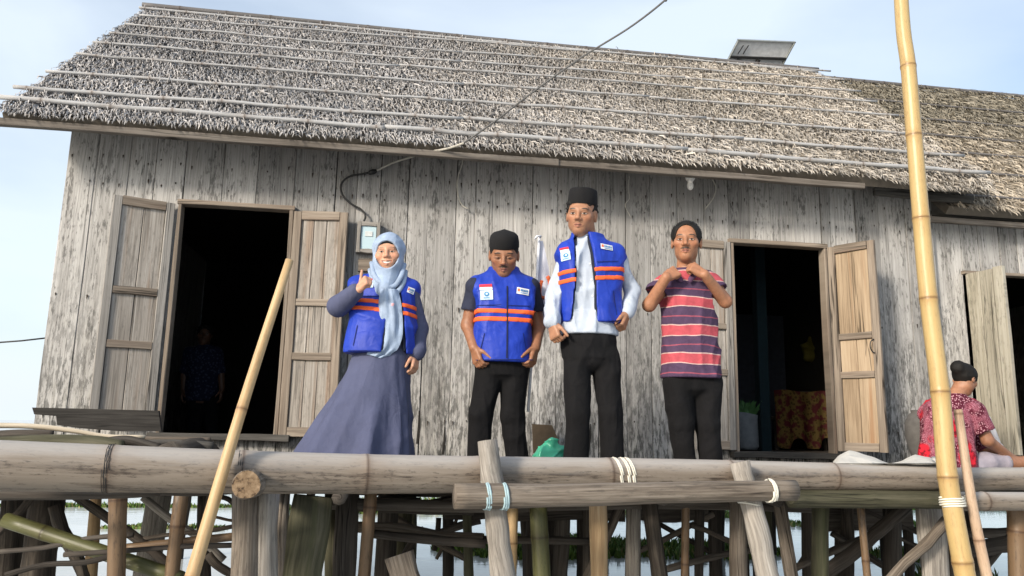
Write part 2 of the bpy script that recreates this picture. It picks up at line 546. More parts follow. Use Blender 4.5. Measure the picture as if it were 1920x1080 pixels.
def grass(name, patches, label):
    """patches: (cx, cy, rx, ry, blades, height)"""
    V, Fc, Cc = [], [], []
    for (cx, cy, rx, ry, nb, h) in patches:
        for _ in range(nb):
            a, r = random.uniform(0, 6.283), math.sqrt(random.random())
            x, y = cx + rx * r * math.cos(a), cy + ry * r * math.sin(a)
            hh = h * random.uniform(.4, 1.1) * (1.15 - .5 * r)
            w = random.uniform(.006, .014) * (1 + y / 14)
            t = random.uniform(0, 6.283)
            dx, dy = math.cos(t) * w, math.sin(t) * w
            lx, ly = random.uniform(-.6, .6) * hh, random.uniform(-.6, .6) * hh
            b = len(V)
            V += [(x - dx, y - dy, -.02), (x + dx, y + dy, -.02), (x + dx * .7 + lx * .4, y + dy * .7 + ly * .4, hh * .6),
                  (x - dx * .7 + lx * .4, y - dy * .7 + ly * .4, hh * .6), (x + lx, y + ly, hh)]
            Fc += [(b, b + 1, b + 2, b + 3), (b + 3, b + 2, b + 4)]
            k = random.uniform(.6, 1.25)
            c = (.085 * k, .15 * k, .03 * k) if random.random() < .8 else (.22 * k, .21 * k, .08 * k)
            Cc += [c] * 5
    o = mk(name, V, Fc, G_M, None, False, None, Cc)
    tag(o, label, 'grass', kind='stuff')


grass('floating_grass', [(2.2, 10.9, 1.6, 1.0, 3200, .16), (4.2, 10.6, 1.3, .8, 1500, .14), (-.6, 15.5, 2.2, .5, 1500, .16),
                         (2.5, 17, 4, .5, 2000, .2), (-5.0, 16.2, 2.6, .16, 1100, .10), (-6.5, 13.2, 1.6, .12, 800, .09),
                         (-3.4, 13.0, 1.0, .12, 600, .09), (-8, 20, 5, .25, 1500, .13), (8.5, 13.5, 2.0, .4, 1100, .12), (11.5, 16.5, 3.2, .3, 1500, .13),
                         (12, 21, 5, .4, 1300, .16), (7.2, 10.0, .8, .5, 700, .16), (5.6, 15, 2, .5, 900, .14), (0, 24, 9, .5, 2200, .2), (16, 30, 9, .6, 2000, .2),
                         (-14, 30, 9, .6, 2000, .2), (6.6, 8.6, .5, .3, 300, .2)],
      'short green grass growing in mats on the pale water under the houses')

# ================================================================== main house
WY = 6.10                       # outer face of the front wall
XL, XR = -2.535, 4.745
D1 = (-1.675, -.842, 1.535, 3.262)      # left doorway x0 x1 z0 z1
D2 = (2.80, 3.656, 1.462, 3.205)        # right doorway
ZT, ZB = 3.86, 1.22
ER = np.array([5.62, 3.69])            # eave (y, z)
RR = np.array([8.28, 6.00])             # ridge (y, z)
RX0, RX1 = -2.85, 5.06

house = empty('stilt_house', ((XL + XR) / 2, WY, 0))
tag(house, 'long weathered grey plank house on stilts with shaggy thatched roof and two open doorways', 'house')

backing_boxes = []
xs = [XL, D1[0], D1[1], D2[0], D2[1], XR]
y0, y1 = WY + .03, WY + .06
backing_boxes += [(XL, y0, ZB, D1[0] - .012, y1, ZT), (D1[1] + .012, y0, ZB, D2[0] - .012, y1, ZT), (D2[1] + .012, y0, ZB, XR, y1, ZT)]
for d in (D1, D2):
    backing_boxes += [(d[0] - .012, y0, ZB, d[1] + .012, y1, d[2] - .03), (d[0] - .012, y0, d[3] + .03, d[1] + .012, y1, ZT)]
wall = boxes_mesh('front_wall', backing_boxes, BLACK, house)  # dark backing added behind the boards to stop light leaks

# boards of the front wall, each its own piece (edges read off the photograph)
edge_px = [180, 242, 292, 345, 420, 484, 556, 600, 632, 672, 716, 768, 806, 858, 893, 926, 965, 1000, 1046, 1084, 1122, 1172, 1218, 1268, 1318,
           1358, 1402, 1440, 1482, 1520, 1550, 1598, 1640, 1690, 1722]
edges = [XL] + [float(P(e, 318, WY)[0]) for e in edge_px] + [XR]
for d in (D1, D2):
    for xe in (d[0], d[1]):
        j = int(np.argmin([abs(e - xe) for e in edges]))
        edges[j] = xe
edges = sorted(set(edges))
for a, b in zip(edges[:-1], edges[1:]):
    if b - a < .02:
        continue
    cx, w = (a + b) / 2, (b - a) - random.uniform(.001, .004)
    dy = random.uniform(-.005, .004)
    segs = [(ZB - random.uniform(0, .05), ZT)]
    for d in (D1, D2):
        if cx > d[0] and cx < d[1]:
            segs = [(ZB, d[2] - .035), (d[3] + .028, ZT)]
    for (za, zb) in segs:
        lean = random.uniform(-.004, .004)
        plank('plank', (cx + lean, WY + .012 + dy, za), (cx - lean, WY + .012 + dy, zb), w, .024, WALL, wall, n=7 if zb - za > 1 else 2, jit=.0014)
# a few splits where boards have shrunk apart near the foot
for (px, py0, py1) in ((786, 770, 832), (834, 800, 852), (1107, 795, 848)):
    a, b = P(px, py0, WY - .003), P(px - 4, py1, WY - .003)
    mid = (a + b) / 2 + np.array([.008, 0, 0])
    mk('crack', [a + (.004, 0, 0), a - (.004, 0, 0), mid - (.012, 0, 0), b - (.008, 0, 0), b + (.008, 0, 0), mid + (.006, 0, 0)],
       [(0, 1, 2, 5), (5, 2, 3, 4)], BLACK, wall)

# nail heads along the rails behind the boards, with a little rust below
NAIL = plain('rusty_nail', (.035, .024, .018), .8)
V, Fc = [], []
for a, b in zip(edges[:-1], edges[1:]):
    for zz_ in (3.60, 3.42, 2.55, 1.66):
        for fx_ in (.22, .78):
            if random.random() < .25:
                continue
            x_, z_ = a + (b - a) * fx_ + random.uniform(-.015, .015), zz_ + random.uniform(-.03, .03)
            if any(d[0] - .05 < x_ < d[1] + .05 and z_ < d[3] + .04 for d in (D1, D2)):
                continue
            r_, n0 = random.uniform(.004, .007), len(V)
            lg_ = random.uniform(.01, .045)
            V += [(x_ - r_, WY - .0085, z_), (x_, WY - .0095, z_ + r_), (x_ + r_, WY - .0085, z_), (x_ + r_ * .6, WY - .0085, z_ - lg_ * .5), (x_, WY - .008, z_ - lg_), (x_ - r_ * .6, WY - .0085, z_ - lg_ * .5)]
            Fc.append(tuple(range(n0 + 5, n0 - 1, -1)))
nl = mk('nails', V, Fc, NAIL, wall)
nl['kind'] = 'stuff'

# door frames
for d in (D1, D2):
    t = .034
    fr = plank('door_frame', (d[0] - .02, WY - .004, d[3] + .012), (d[1] + .02, WY - .004, d[3] + .012), .036, .10, DOORF, house, n=3)
    plank('jamb', (d[0] - .0, WY - .002, d[2] - .02), (d[0] - .0, WY - .002, d[3] - .007), .03, .09, DOORF, fr, n=4)
    plank('jamb', (d[1] + .0, WY - .002, d[2] - .02), (d[1] + .0, WY - .002, d[3] - .007), .03, .09, DOORF, fr, n=4)
    plank('sill', (d[0] - .06, WY - .03, d[2] - .03), (d[1] + .10, WY - .03, d[2] - .03), .05, .13, BOARD, fr, n=4, jit=.006)


GREYW = wood_mat('grey_door_wood', [(.13, .12, .11), (.25, .235, .215), (.36, .345, .32)], streak=(45, 1.3), tone=.08, speck=.2, bump=.35)


def leaf(hinge, free, z0, z1, rails, boards, mats, handle=False, stile=None, thick=.03):
    """panelled shutter door: hinge/free are (x, y) of its two vertical edges"""
    h, fz = np.array([hinge[0], hinge[1]]), np.array([free[0], free[1]])
    u = (fz - h) / np.linalg.norm(fz - h)
    w = np.linalg.norm(fz - h)
    nrmv = np.array([u[1], -u[0]])
    if nrmv[1] > 0:
        nrmv = -nrmv
    fac = (nrmv[0], nrmv[1], 0)
    mw, mf = mats
    pt = lambda s, z, o=0.0: np.array([*(h + u * s + nrmv * o), z])
    st = .062
    # back sheet
    q = [pt(.02, z0 + .02, -.012), pt(w - .02, z0 + .02, -.012), pt(w - .02, z1 - .02, -.012), pt(.02, z1 - .02, -.012)]
    q2 = [p - np.array([nrmv[0], nrmv[1], 0]) * .01 for p in q]
    lf = mk('door_leaf', q + q2, BOXF, BLACK, house)
    for s in (st / 2, w - st / 2):
        plank('stile', pt(s, z0), pt(s, z1), st, thick, stile or mf, lf, fac, n=5, jit=.002)
    zz = [z0 + .035] + [z0 + (z1 - z0) * r for r in rails] + [z1 - .03]
    for i, z in enumerate(zz):
        hh = .07 if i in (0, len(zz) - 1) else .056
        plank('rail', pt(st + .002, z, .002), pt(w - st - .002, z, .002), hh, thick, mf, lf, fac, n=2, jit=.002)
    for i in range(len(zz) - 1):
        a, b = zz[i] + .026, zz[i + 1] - .026
        ed = [st + (w - 2 * st) * k / boards for k in range(boards + 1)]
        for k in range(boards):
            plank('panel_board', pt((ed[k] + ed[k + 1]) / 2, a, -.008), pt((ed[k] + ed[k + 1]) / 2, b, -.008), ed[k + 1] - ed[k] - .003, .012,
                  mw, lf, fac, n=2, jit=.0012)
    if handle:
        c = pt(w - .045, z0 + (z1 - z0) * .49, .022)
        ring = []
        for k in range(13):
            t = math.pi * (-.5 + k / 12)
            ring.append(c + np.array([u[0], u[1], 0]) * (-.025 * math.cos(t)) + np.array([0, 0, .055 * math.sin(t)]) + np.array([nrmv[0], nrmv[1], 0]) * .02 * math.cos(t))
        loft('handle', ring, .005, WIRE, lf, seg=6)
    return lf


leaf((D1[0] - .035, WY - .045), (-2.105, 5.90), 1.60, 3.25, (.335, .575), 2, (DOOR, DOORF), stile=GREYW)
leaf((D1[1] + .02, WY - .045), (-.405, 6.00), 1.515, 3.245, (.345, .585), 3, (DOOR, DOORF))
leaf((D2[0] - .02, WY - .045), (2.42, 6.02), 1.47, 3.20, (.36, .58), 2, (DOOR, DOORF), stile=GREYW)
leaf((D2[1] + .02, WY - .05), (3.885, 5.70), 1.475, 3.20, (.36, .545), 2, (DOORW, DOORF), handle=True)

# the rest of the shell: side walls, back wall, floor
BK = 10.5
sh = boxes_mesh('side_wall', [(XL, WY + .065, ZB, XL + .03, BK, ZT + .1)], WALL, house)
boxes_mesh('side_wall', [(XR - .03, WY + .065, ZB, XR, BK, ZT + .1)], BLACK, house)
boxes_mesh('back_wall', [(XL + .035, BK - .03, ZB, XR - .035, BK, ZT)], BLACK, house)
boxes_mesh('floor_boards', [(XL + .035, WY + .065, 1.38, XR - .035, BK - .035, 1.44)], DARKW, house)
boxes_mesh('light_block_slab', [(XL + .035, WY + .065, 3.70, XR - .035, BK - .035, 3.74)], BLACK, house)  # dark slab added to block light leaking in under the roof
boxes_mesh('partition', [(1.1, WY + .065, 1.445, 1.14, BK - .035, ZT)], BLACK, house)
for xg in (XL, XR - .03):
    v = [(xg, WY + .1, ZT + .105), (xg, BK - .1, ZT + .105), (xg, RR[0], RR[1] - .25)]
    v += [(x + .03, y, z) for (x, y, z) in v]
    mk('gable', v, [(0, 1, 2), (5, 4, 3), (0, 3, 4, 1), (1, 4, 5, 2), (2, 5, 3, 0)], WALL, house)


# ------------------------------------------------------------------ thatched roofs
TH, _nt, _b = newmat('thatch_leaf', .85, .15)
_at = node(_nt, 'ShaderNodeAttribute', dict(attribute_name='Col'))
_tc = node(_nt, 'ShaderNodeTexCoord')
_n = node(_nt, 'ShaderNodeTexNoise', Vector=_tc.outputs['Object'], Scale=90, Detail=3).outputs[0]
_nt.links.new(mix(_nt, 1.0, _at.outputs[0], ramp(_nt, _n, [(.3, .72), (.7, 1.2)]), 'MULTIPLY'), _b.inputs['Base Color'])
THB = plain('thatch_underside', (.15, .13, .105), .95)


def noise1(x, seed):
    r = np.random.RandomState(seed)
    o = 0
    for k in range(5):
        o = o + np.sin(x * r.uniform(.5, 4) + r.uniform(0, 6)) * r.uniform(.4, 1)
    return o / 2.5


def thatch(parent, x0f, x1f, e, r, rowstep, spacing, colfn, seed, hang=None, droop=0.0, wide=1.0):
    """thatch of overlapping dry leaves from eave e to ridge r ((y,z)); x0f/x1f limit the rows"""
    rs = np.random.RandomState(seed)
    sl = np.hypot(*(r - e))
    U = np.array([0, *(r - e)]) / sl
    N = np.array([0, -U[2], U[1]])
    rows = np.arange(-.005, sl - .04, rowstep)
    Vs, Cs = [], []
    for s in rows:
        xa, xb = x0f(s / sl), x1f(s / sl)
        n = int((xb - xa) / spacing)
        x = xa + (np.arange(n) + rs.uniform(-.6, .6, n)) * spacing
        x = np.clip(x, xa - .03, xb + .03)
        sj = s + rs.normal(0, rowstep * .4, n) + noise1(x * 2.2, seed + int(s * 50)) * rowstep * .35
        ln = rs.uniform(.10, .24, n)
        wd = rs.uniform(.003, .0078, n) * wide
        slant = rs.normal(.10, .22, n) + .25 * noise1(x * .8 + s * 1.5, seed + 3)
        slant = np.where(x < xa + .2, np.abs(slant) * .4, slant)
        lift = np.abs(rs.normal(.018, .013, n))
        curl = rs.normal(.0, .022, n)
        twist = rs.normal(0, .5, n)
        # three stations: root, middle, tip
        dirv = -U[None, :] + np.array([1, 0, 0])[None, :] * slant[:, None]
        dirv /= np.linalg.norm(dirv, axis=1)[:, None]
        side = np.cross(dirv, N[None, :])
        tip = np.stack([x, np.full(n, e[0]), np.full(n, e[1])], 1) + U[None, :] * sj[:, None]
        if droop:
            tip[:, 2] -= droop * np.clip((.25 - sj) / .25, 0, 1) * np.clip((x - 3.9) / .5, 0, 1)
        root = tip - dirv * ln[:, None]
        p0 = root + N * .012
        p1 = root + dirv * (ln * .55)[:, None] + N * (.016 + lift * .9)[:, None] + side * (curl * .4)[:, None]
        p2 = tip + N * (lift * .9 + .006)[:, None] + side * curl[:, None]
        p15 = tip - dirv * (ln * .2)[:, None] + N * (.014 + lift * 1.25)[:, None] + side * (curl * .8)[:, None]
        tw = side * np.cos(twist)[:, None] + N[None, :] * np.sin(twist)[:, None]
        w = wd[:, None]
        Q = np.stack([p0 - side * w, p0 + side * w, p1 - tw * w, p1 + tw * w, p15 - tw * w * .75, p15 + tw * w * .75, p2], 1)
        Vs.append(Q.reshape(-1, 3))
        c = colfn(x, s / sl, rs, n)
        Cs.append(np.repeat(c, 7, axis=0))
    V, C = np.vstack(Vs), np.vstack(Cs)
    nb = len(V) // 7
    base = np.arange(nb)[:, None] * 7
    quads = np.vstack([base + np.array([[0, 1, 3, 2]]), base + np.array([[2, 3, 5, 4]])])
    tris = base + np.array([[4, 5, 6]])
    o = mk('thatch', V, list(map(tuple, quads)) + list(map(tuple, tris)), TH, parent, False, None, C)
    o['kind'] = 'stuff'
    return o, U, N, sl


def lerp3(a, b, t):
    return np.asarray(a)[None, :] * (1 - t[:, None]) + np.asarray(b)[None, :] * t[:, None]


def col_main(x, q, rs, n):
    t = np.clip((x + .3 + .5 * noise1(x * 1.3 + q * 5, 5)) / 3.6, 0, 1)
    c = lerp3((.39, .378, .372), (.49, .448, .392), t) * (1 + .14 * noise1(x * 1.1 + q * 3.3, 14) + .10 * noise1(x * 5 - q * 23, 15))[:, None]
    k = rs.uniform(.74, 1.18, n)
    k = np.where(rs.rand(n) < .10, k * .5, k)
    # old grey mildewed stretches
    k *= 1 + .16 * noise1(x * 3 + q * 17, 9)
    blue = np.clip(noise1(x * 2 + q * 9, 21) - .5, 0, 1)[:, None]
    c = c * (1 - .35 * blue) + np.array([[.30, .33, .37]]) * .35 * blue
    return np.clip(c * k[:, None], .02, .8)


roof = boxes_mesh('roof', [], None, house) if False else None
u_ = np.array([0, *(RR - ER)]) / np.hypot(*(RR - ER))
n_ = np.array([0, -u_[2], u_[1]])
sl_ = float(np.hypot(*(RR - ER)))
A0, A1 = np.array([RX0 + .02, *ER]) - n_ * .0, np.array([RX1 - .05, *ER])
R0, R1 = np.array([RX0 + .02, *RR]), np.array([RX1 - .05, *RR])
dn = -n_ * .09
bk = np.array([0, 2 * (RR[0] - ER[0]), 0])
B0, B1 = A0 + bk, A1 + bk
n2_ = np.array([0, u_[2], u_[1]])
dn2 = np.array([0, -.0, -.12])
roof = mk('roof', [A0 + u_ * .08, A1 + u_ * .08, R1, R0, A0 + u_ * .08 + dn, A1 + u_ * .08 + dn, R1 + dn2, R0 + dn2, B0, B1, B0 - n2_ * .09, B1 - n2_ * .09],
          [(0, 1, 2, 3), (5, 4, 7, 6), (4, 5, 1, 0), (3, 2, 9, 8), (6, 7, 10, 11), (8, 9, 11, 10), (0, 3, 7, 4), (1, 5, 6, 2), (3, 8, 10, 7), (2, 6, 11, 9)],
          THB, house)
thatch(roof, lambda q: RX0 + .02, lambda q: RX1 - .05 + .05 * math.sin(q * 25), ER, RR,  .042, .0068, col_main, 11, droop=.07)

# bamboo laths tied over the thatch, ridge pole
lath_px = [((0, 184), (640, 238), (1855, 328), .019), ((20, 172), (640, 210), (1800, 292), .016), ((80, 142), (640, 178), (1690, 247), .013),
           ((137, 109), (640, 147), (1672, 212), .012), ((168, 87), (640, 121), (1632, 186), .0115), ((200, 70), (640, 105), (1600, 166), .011),
           ((228, 52), (640, 88), (1568, 144), .0105), ((255, 37), (640, 65), (1545, 128), .011)]


def on_roof(px, py, e=ER, n=n_, h=.05):
    d = ray(px, py)
    o = np.array([0, *e]) + n * h
    t = np.dot(o - CAM, n) / np.dot(d, n)
    return CAM + d * t


for (a, m_, b, r_) in lath_px:
    pa, pm, pb = on_roof(*a), on_roof(*m_), on_roof(*b)
    sv = [np.dot(p - np.array([0, *ER]), u_) for p in (pa, pm, pb)]
    sa = float(np.mean(sv))
    xa, xb = max(RX0 - .05, pa[0]), pb[0]
    pts = []
    nseg = 26
    for i in range(nseg + 1):
        x = xa + (xb - xa) * i / nseg
        s = np.interp(x, [pa[0], pm[0], pb[0]], [sa + (v - sa) * .6 for v in sv])
        pts.append(np.array([x, *ER]) + u_ * (s + random.uniform(-.006, .006)) + n_ * (.066 + random.uniform(-.004, .006)))
    # two or three overlapping lengths
    cut = [0, random.choice([9, 11]), random.choice([17, 19]), nseg]
    for i in range(3):
        seg_ = np.array(pts[cut[i]:cut[i + 1] + 1]) + n_ * (.004 * (i % 2)) + u_ * (.012 * (i % 2))
        bamboo('lath', seg_, r_, r_ * .9, LATH if xa < 1 else LATHD, roof, step=.45, seg=7, bulge=.12)
bamboo('ridge_pole', [(RX0 - .02, RR[0] - .04, RR[1] + .05), (1, RR[0] - .03, RR[1] + .035), (RX1 - .04, RR[0] - .03, RR[1] + .045)], .03, .026, LATHD, roof, step=.5, seg=8)
bamboo('ridge_pole', [(RX0 - .02, RR[0] - .13, RR[1] - .03), (1, RR[0] - .12, RR[1] - .035), (RX1 - .1, RR[0] - .12, RR[1] - .03)], .014, .013, LATH, roof, step=.5, seg=7)
# eave beam under the thatch edge
plank('eave_beam', (RX0 - .02, 5.67, 3.668), (1.2, 5.67, 3.656), .052, .05, BEAM, roof, n=10, jit=.004, wob=.006)
plank('eave_beam', (1.2, 5.675, 3.656), (3.80, 5.67, 3.644), .05, .05, BEAM, roof, n=8, jit=.004, wob=.006)
plank('eave_beam', (4.05, 5.90, 3.69), (4.98, 5.88, 3.66), .07, .04, BOARD, roof, n=4)
for xr in np.linspace(XL + .1, XR - .1, 9):
    a = np.array([xr, *ER]) + u_ * .22 - n_ * .13
    loft('rafter', [a, a + u_ * (sl_ - .5)], .03, DARKW, roof, seg=6)

# ================================================================== the neighbouring lower house on the right
W2 = 6.17
X2, X3 = XR + .02, 8.6
e2z = float(P(1840, 402, 5.86)[2])
r2z = float(P(1750, 172, 8.3)[2])
E2, R2 = np.array([5.86, e2z + .02]), np.array([8.3, r2z])
house2 = empty('stilt_house', ((X2 + X3) / 2, W2, 0))
tag(house2, 'lower plank house with dark thatch adjoining the long house at the right edge', 'house')
xh = float(P(1806, 515, W2)[0])
D3 = (xh, xh + 1.0, 1.45, float(P(1900, 518, W2)[2]))
w2 = boxes_mesh('front_wall', [(X2, W2 + .03, ZB, D3[0] - .01, W2 + .06, e2z), (D3[0] - .01, W2 + .03, D3[3] + .03, D3[1] + .01, W2 + .06, e2z),
                               (D3[0] - .01, W2 + .03, ZB, D3[1] + .01, W2 + .06, D3[2] - .03), (D3[1] + .01, W2 + .03, ZB, X3, W2 + .06, e2z)], BLACK, house2)  # same added backing, keeps light out of the board gaps
x = X2
while x < X3 - .05:
    wv = random.uniform(.15, .24)
    nx = x + wv
    for xe in (D3[0], D3[1]):
        if abs(nx - xe) < .09 or (x < xe < nx):
            nx = xe
    cx = (x + nx) / 2
    segs = [(ZB, e2z - .01)]
    if D3[0] < cx < D3[1]:
        segs = [(ZB, D3[2] - .035), (D3[3] + .02, e2z - .01)]
    for (za, zb) in segs:
        plank('plank', (cx, W2 + .012 + random.uniform(-.004, .004), za), (cx, W2 + .012, zb), nx - x - .005, .024, WALL, w2, n=6, jit=.002)
    x = nx
fr = plank('door_frame', (D3[0] - .02, W2 - .004, D3[3] + .005), (D3[1] + .02, W2 - .004, D3[3] + .005), .03, .09, DOORF, house2, n=2)
plank('sill', (D3[0] - .05, W2 - .02, D3[2] - .02), (D3[1], W2 - .02, D3[2] - .02), .05, .11, BOARD, fr, n=3)
# plain boarded leaf standing half open
hx, hy = D3[0] + .012, W2 - .02
fx, fy = hx + .065, hy - .36
l3 = mk('door_leaf', [(hx, hy, 1.5), (fx, fy, 1.5), (fx, fy, 1.6), (hx, hy, 1.6)] + [(hx + .015, hy + .012, 1.5), (fx + .015, fy + .012, 1.5), (fx + .015, fy + .012, 1.6), (hx + .015, hy + .012, 1.6)],
        BOXF, BOARD, house2)
GREYD = wood_mat('pale_grey_door_wood', [(.17, .155, .12), (.31, .29, .235), (.42, .40, .34)], streak=(40, 1.1), tone=.12, speck=.3, bump=.4)
for k, (s0, s1) in enumerate(((0, .38), (.38, .72), (.72, 1.0))):
    sm = (s0 + s1) / 2
    wv = math.hypot(fx - hx, fy - hy) * (s1 - s0)
    c = np.array([hx + (fx - hx) * sm, hy + (fy - hy) * sm - (.006 if k == 2 else 0)])
    plank('panel_board', (c[0], c[1], 1.47), (c[0], c[1], D3[3] - .01 + (.0 if k < 2 else .01)), wv - .004, .022 if k < 2 else .034, GREYD, l3, (-.984, -.178, 0), n=5, jit=.003)
boxes_mesh('light_block_slab', [(X2 + .04, W2 + .065, e2z - .12, X3, BK - .035, e2z - .08)], BLACK, house2)  # dark slab added here too, to block light from the roof gap
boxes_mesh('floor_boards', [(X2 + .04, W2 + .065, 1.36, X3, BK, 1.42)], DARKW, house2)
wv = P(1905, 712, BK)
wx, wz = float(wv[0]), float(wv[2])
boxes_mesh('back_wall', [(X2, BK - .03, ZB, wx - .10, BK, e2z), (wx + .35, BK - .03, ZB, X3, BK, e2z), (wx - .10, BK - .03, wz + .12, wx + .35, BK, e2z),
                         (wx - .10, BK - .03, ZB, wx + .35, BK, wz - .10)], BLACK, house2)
boxes_mesh('side_wall', [(X3 - .03, W2 + .065, ZB, X3, BK, e2z)], WALL, house2)
u2 = np.array([0, *(R2 - E2)]) / np.hypot(*(R2 - E2))
n2 = np.array([0, -u2[2], u2[1]])
A0, A1 = np.array([4.78, *E2]) + u2 * .08, np.array([9.0, *E2]) + u2 * .08
R0, R1 = np.array([4.78, *R2]), np.array([9.0, *R2])
bk2 = np.array([0, 2 * (R2[0] - E2[0]), 0])
roof2 = mk('roof', [A0, A1, R1, R0, A0 - n2 * .08, A1 - n2 * .08, R1 + dn2, R0 + dn2, A0 + bk2, A1 + bk2, A0 + bk2 + dn2, A1 + bk2 + dn2],
           [(0, 1, 2, 3), (5, 4, 7, 6), (4, 5, 1, 0), (3, 2, 9, 8), (6, 7, 10, 11), (8, 9, 11, 10), (0, 3, 7, 4), (1, 5, 6, 2), (3, 8, 10, 7), (2, 6, 11, 9)], THB, house2)


def col_low(x, q, rs, n):
    c = lerp3((.44, .385, .31), (.27, .245, .195), np.clip(np.full(n, (q - .35) * 3.0) + .35 * noise1(x * 3, 4), 0, 1))
    return np.clip(c * rs.uniform(.5, 1.3, n)[:, None], .02, .8)


thatch(roof2, lambda q: 4.8, lambda q: 8.6, E2, R2, .046, .0082, col_low, 31)
for s in (.22, .75, 1.25, 1.7, 2.2, 2.7):
    pts = [np.array([xx, *E2]) + u2 * (s + random.uniform(-.015, .015)) + n2 * .05 for xx in np.linspace(4.95 if s < 2 else 4.8, 8.8, 9)]
    bamboo('lath', pts, .013, .012, LATHD, roof2, step=.5, seg=7)
bamboo('ridge_pole', [(4.6, R2[0] - .03, R2[1] + .04), (8.9, R2[0] - .03, R2[1] + .03)], .026, .024, LATHD, roof2, step=.5, seg=8)
wood_post('ridge_stick', P(1603, 160, 8.25), P(1622, 150, 8.2), .012, .010, DARKW, roof2, n=4)
plank('eave_beam', (4.55, W2 - .17, e2z - .03), (8.8, W2 - .17, e2z - .05), .05, .04, BEAM, roof2, n=8, jit=.003)
plank('eave_beam', (4.55, W2 - .05, e2z + .03), (8.8, W2 - .05, e2z + .01), .08, .03, BOARD, roof2, n=8, jit=.003)

# stilts of both houses
for yy in (6.3, 7.5, 8.8, 10.2):
    for xx in np.arange(XL + .1, XR, 1.35):
        xj, yj = xx + random.uniform(-.2, .2), yy + random.uniform(-.12, .12)
        if xj < -.9 and yy not in (6.3, 10.2):
            continue
        wood_post('stilt', (xj, yj, 1.40), (xj + random.uniform(-.06, .06), yj, -.5), random.uniform(.035, .06), random.uniform(.035, .06),
                  random.choice([BARK, DARKW, MOSSY, BARK]), house, n=6, seg=8)
    for xx in np.arange(X2 + .3, X3, 1.3):
        xj, yj = xx + random.uniform(-.2, .2), yy + random.uniform(-.12, .12)
        wood_post('stilt', (xj, yj, 1.38), (xj, yj, -.5), random.uniform(.035, .06), random.uniform(.035, .06), random.choice([BARK, DARKW]), house2, n=6, seg=8)
for yy in (6.25, 8.2, 10.2):
    wood_post('floor_beam', (XL, yy, 1.31), (XR, yy, 1.30), .06, .06, DARKW, house, n=8, seg=8)
    wood_post('floor_beam', (X2, yy, 1.29), (X3, yy, 1.29), .06, .06, DARKW, house2, n=8, seg=8)

# ================================================================== the platform in front
DZ = 1.30
plat = empty('wooden_platform', (1.5, 4.8, 0))
tag(plat, 'plank platform on rough posts with a thick bamboo pole along its edge', 'platform')
yy = 4.2
while yy < 6.0:
    wv = random.uniform(.12, .17)
    plank('deck_board', (-4.6, yy + wv / 2, DZ - .011), (8.4, yy + wv / 2, DZ - .011), wv - .012, .022, BOARD, plat, (0, 0, 1), n=12, jit=.004)
    yy += wv
for xx in np.arange(-.2, 8.2, .8):
    xj = xx + random.uniform(-.1, .1)
    wood_post('joist', (xj, 4.12, DZ - .058), (xj + random.uniform(-.1, .1), 6.0, DZ - .058), .034, .032, DARKW, plat, n=5, seg=8)
for yb, x0_, x1_ in ((4.6, -.4, 2.6), (5.6, -.3, 3.6), (4.8, 3.0, 8.0)):
    wood_post('bearer', (x0_, yb, DZ - .13), (x1_, yb, DZ - .14), .034, .03, DARKW, plat, n=9, seg=8, bend=.02)


def pr(w, Y):
    return w / 2 * Y / F_PX * 1.02


# the thick edge bamboo, in two lengths
ra = P(-60, 871, 3.45)
rb = P(640, 888, 3.70)
rc = P(1290, 890, 3.93)
rd = P(1775, 897, 4.05)
# node fractions along the pole, from where its rings show in the photograph
RAIL = spline([ra, rb, rc, rd], 60)


def frac_at(px):
    best, bi = 1e9, 0
    dense = spline([ra, rb, rc, rd], 400)
    for i, p in enumerate(dense):
        d = p - CAM
        x = IW / 2 + F_PX * np.dot(d, RIGHT) / np.dot(d, FWD)
        if abs(x - px) < best:
            best, bi = abs(x - px), i
    return bi / 399


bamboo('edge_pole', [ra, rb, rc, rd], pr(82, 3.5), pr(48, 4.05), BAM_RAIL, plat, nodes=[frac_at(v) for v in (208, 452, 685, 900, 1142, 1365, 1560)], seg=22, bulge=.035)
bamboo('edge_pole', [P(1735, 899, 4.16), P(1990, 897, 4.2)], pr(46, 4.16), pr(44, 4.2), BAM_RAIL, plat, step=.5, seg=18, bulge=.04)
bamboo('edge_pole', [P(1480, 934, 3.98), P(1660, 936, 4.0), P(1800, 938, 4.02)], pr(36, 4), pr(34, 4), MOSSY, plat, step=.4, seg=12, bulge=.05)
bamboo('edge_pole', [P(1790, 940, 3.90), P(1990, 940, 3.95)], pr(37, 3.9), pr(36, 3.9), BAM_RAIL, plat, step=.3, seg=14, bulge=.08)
wood_post('edge_pole', P(-60, 925, 3.75), P(300, 921, 3.85), pr(20, 3.8), pr(18, 3.8), DARKW, plat, n=8, seg=9)
wood_post('edge_pole', P(280, 920, 3.9), P(470, 914, 3.95), pr(16, 3.9), pr(14, 3.9), DARKW, plat, n=6, seg=9)

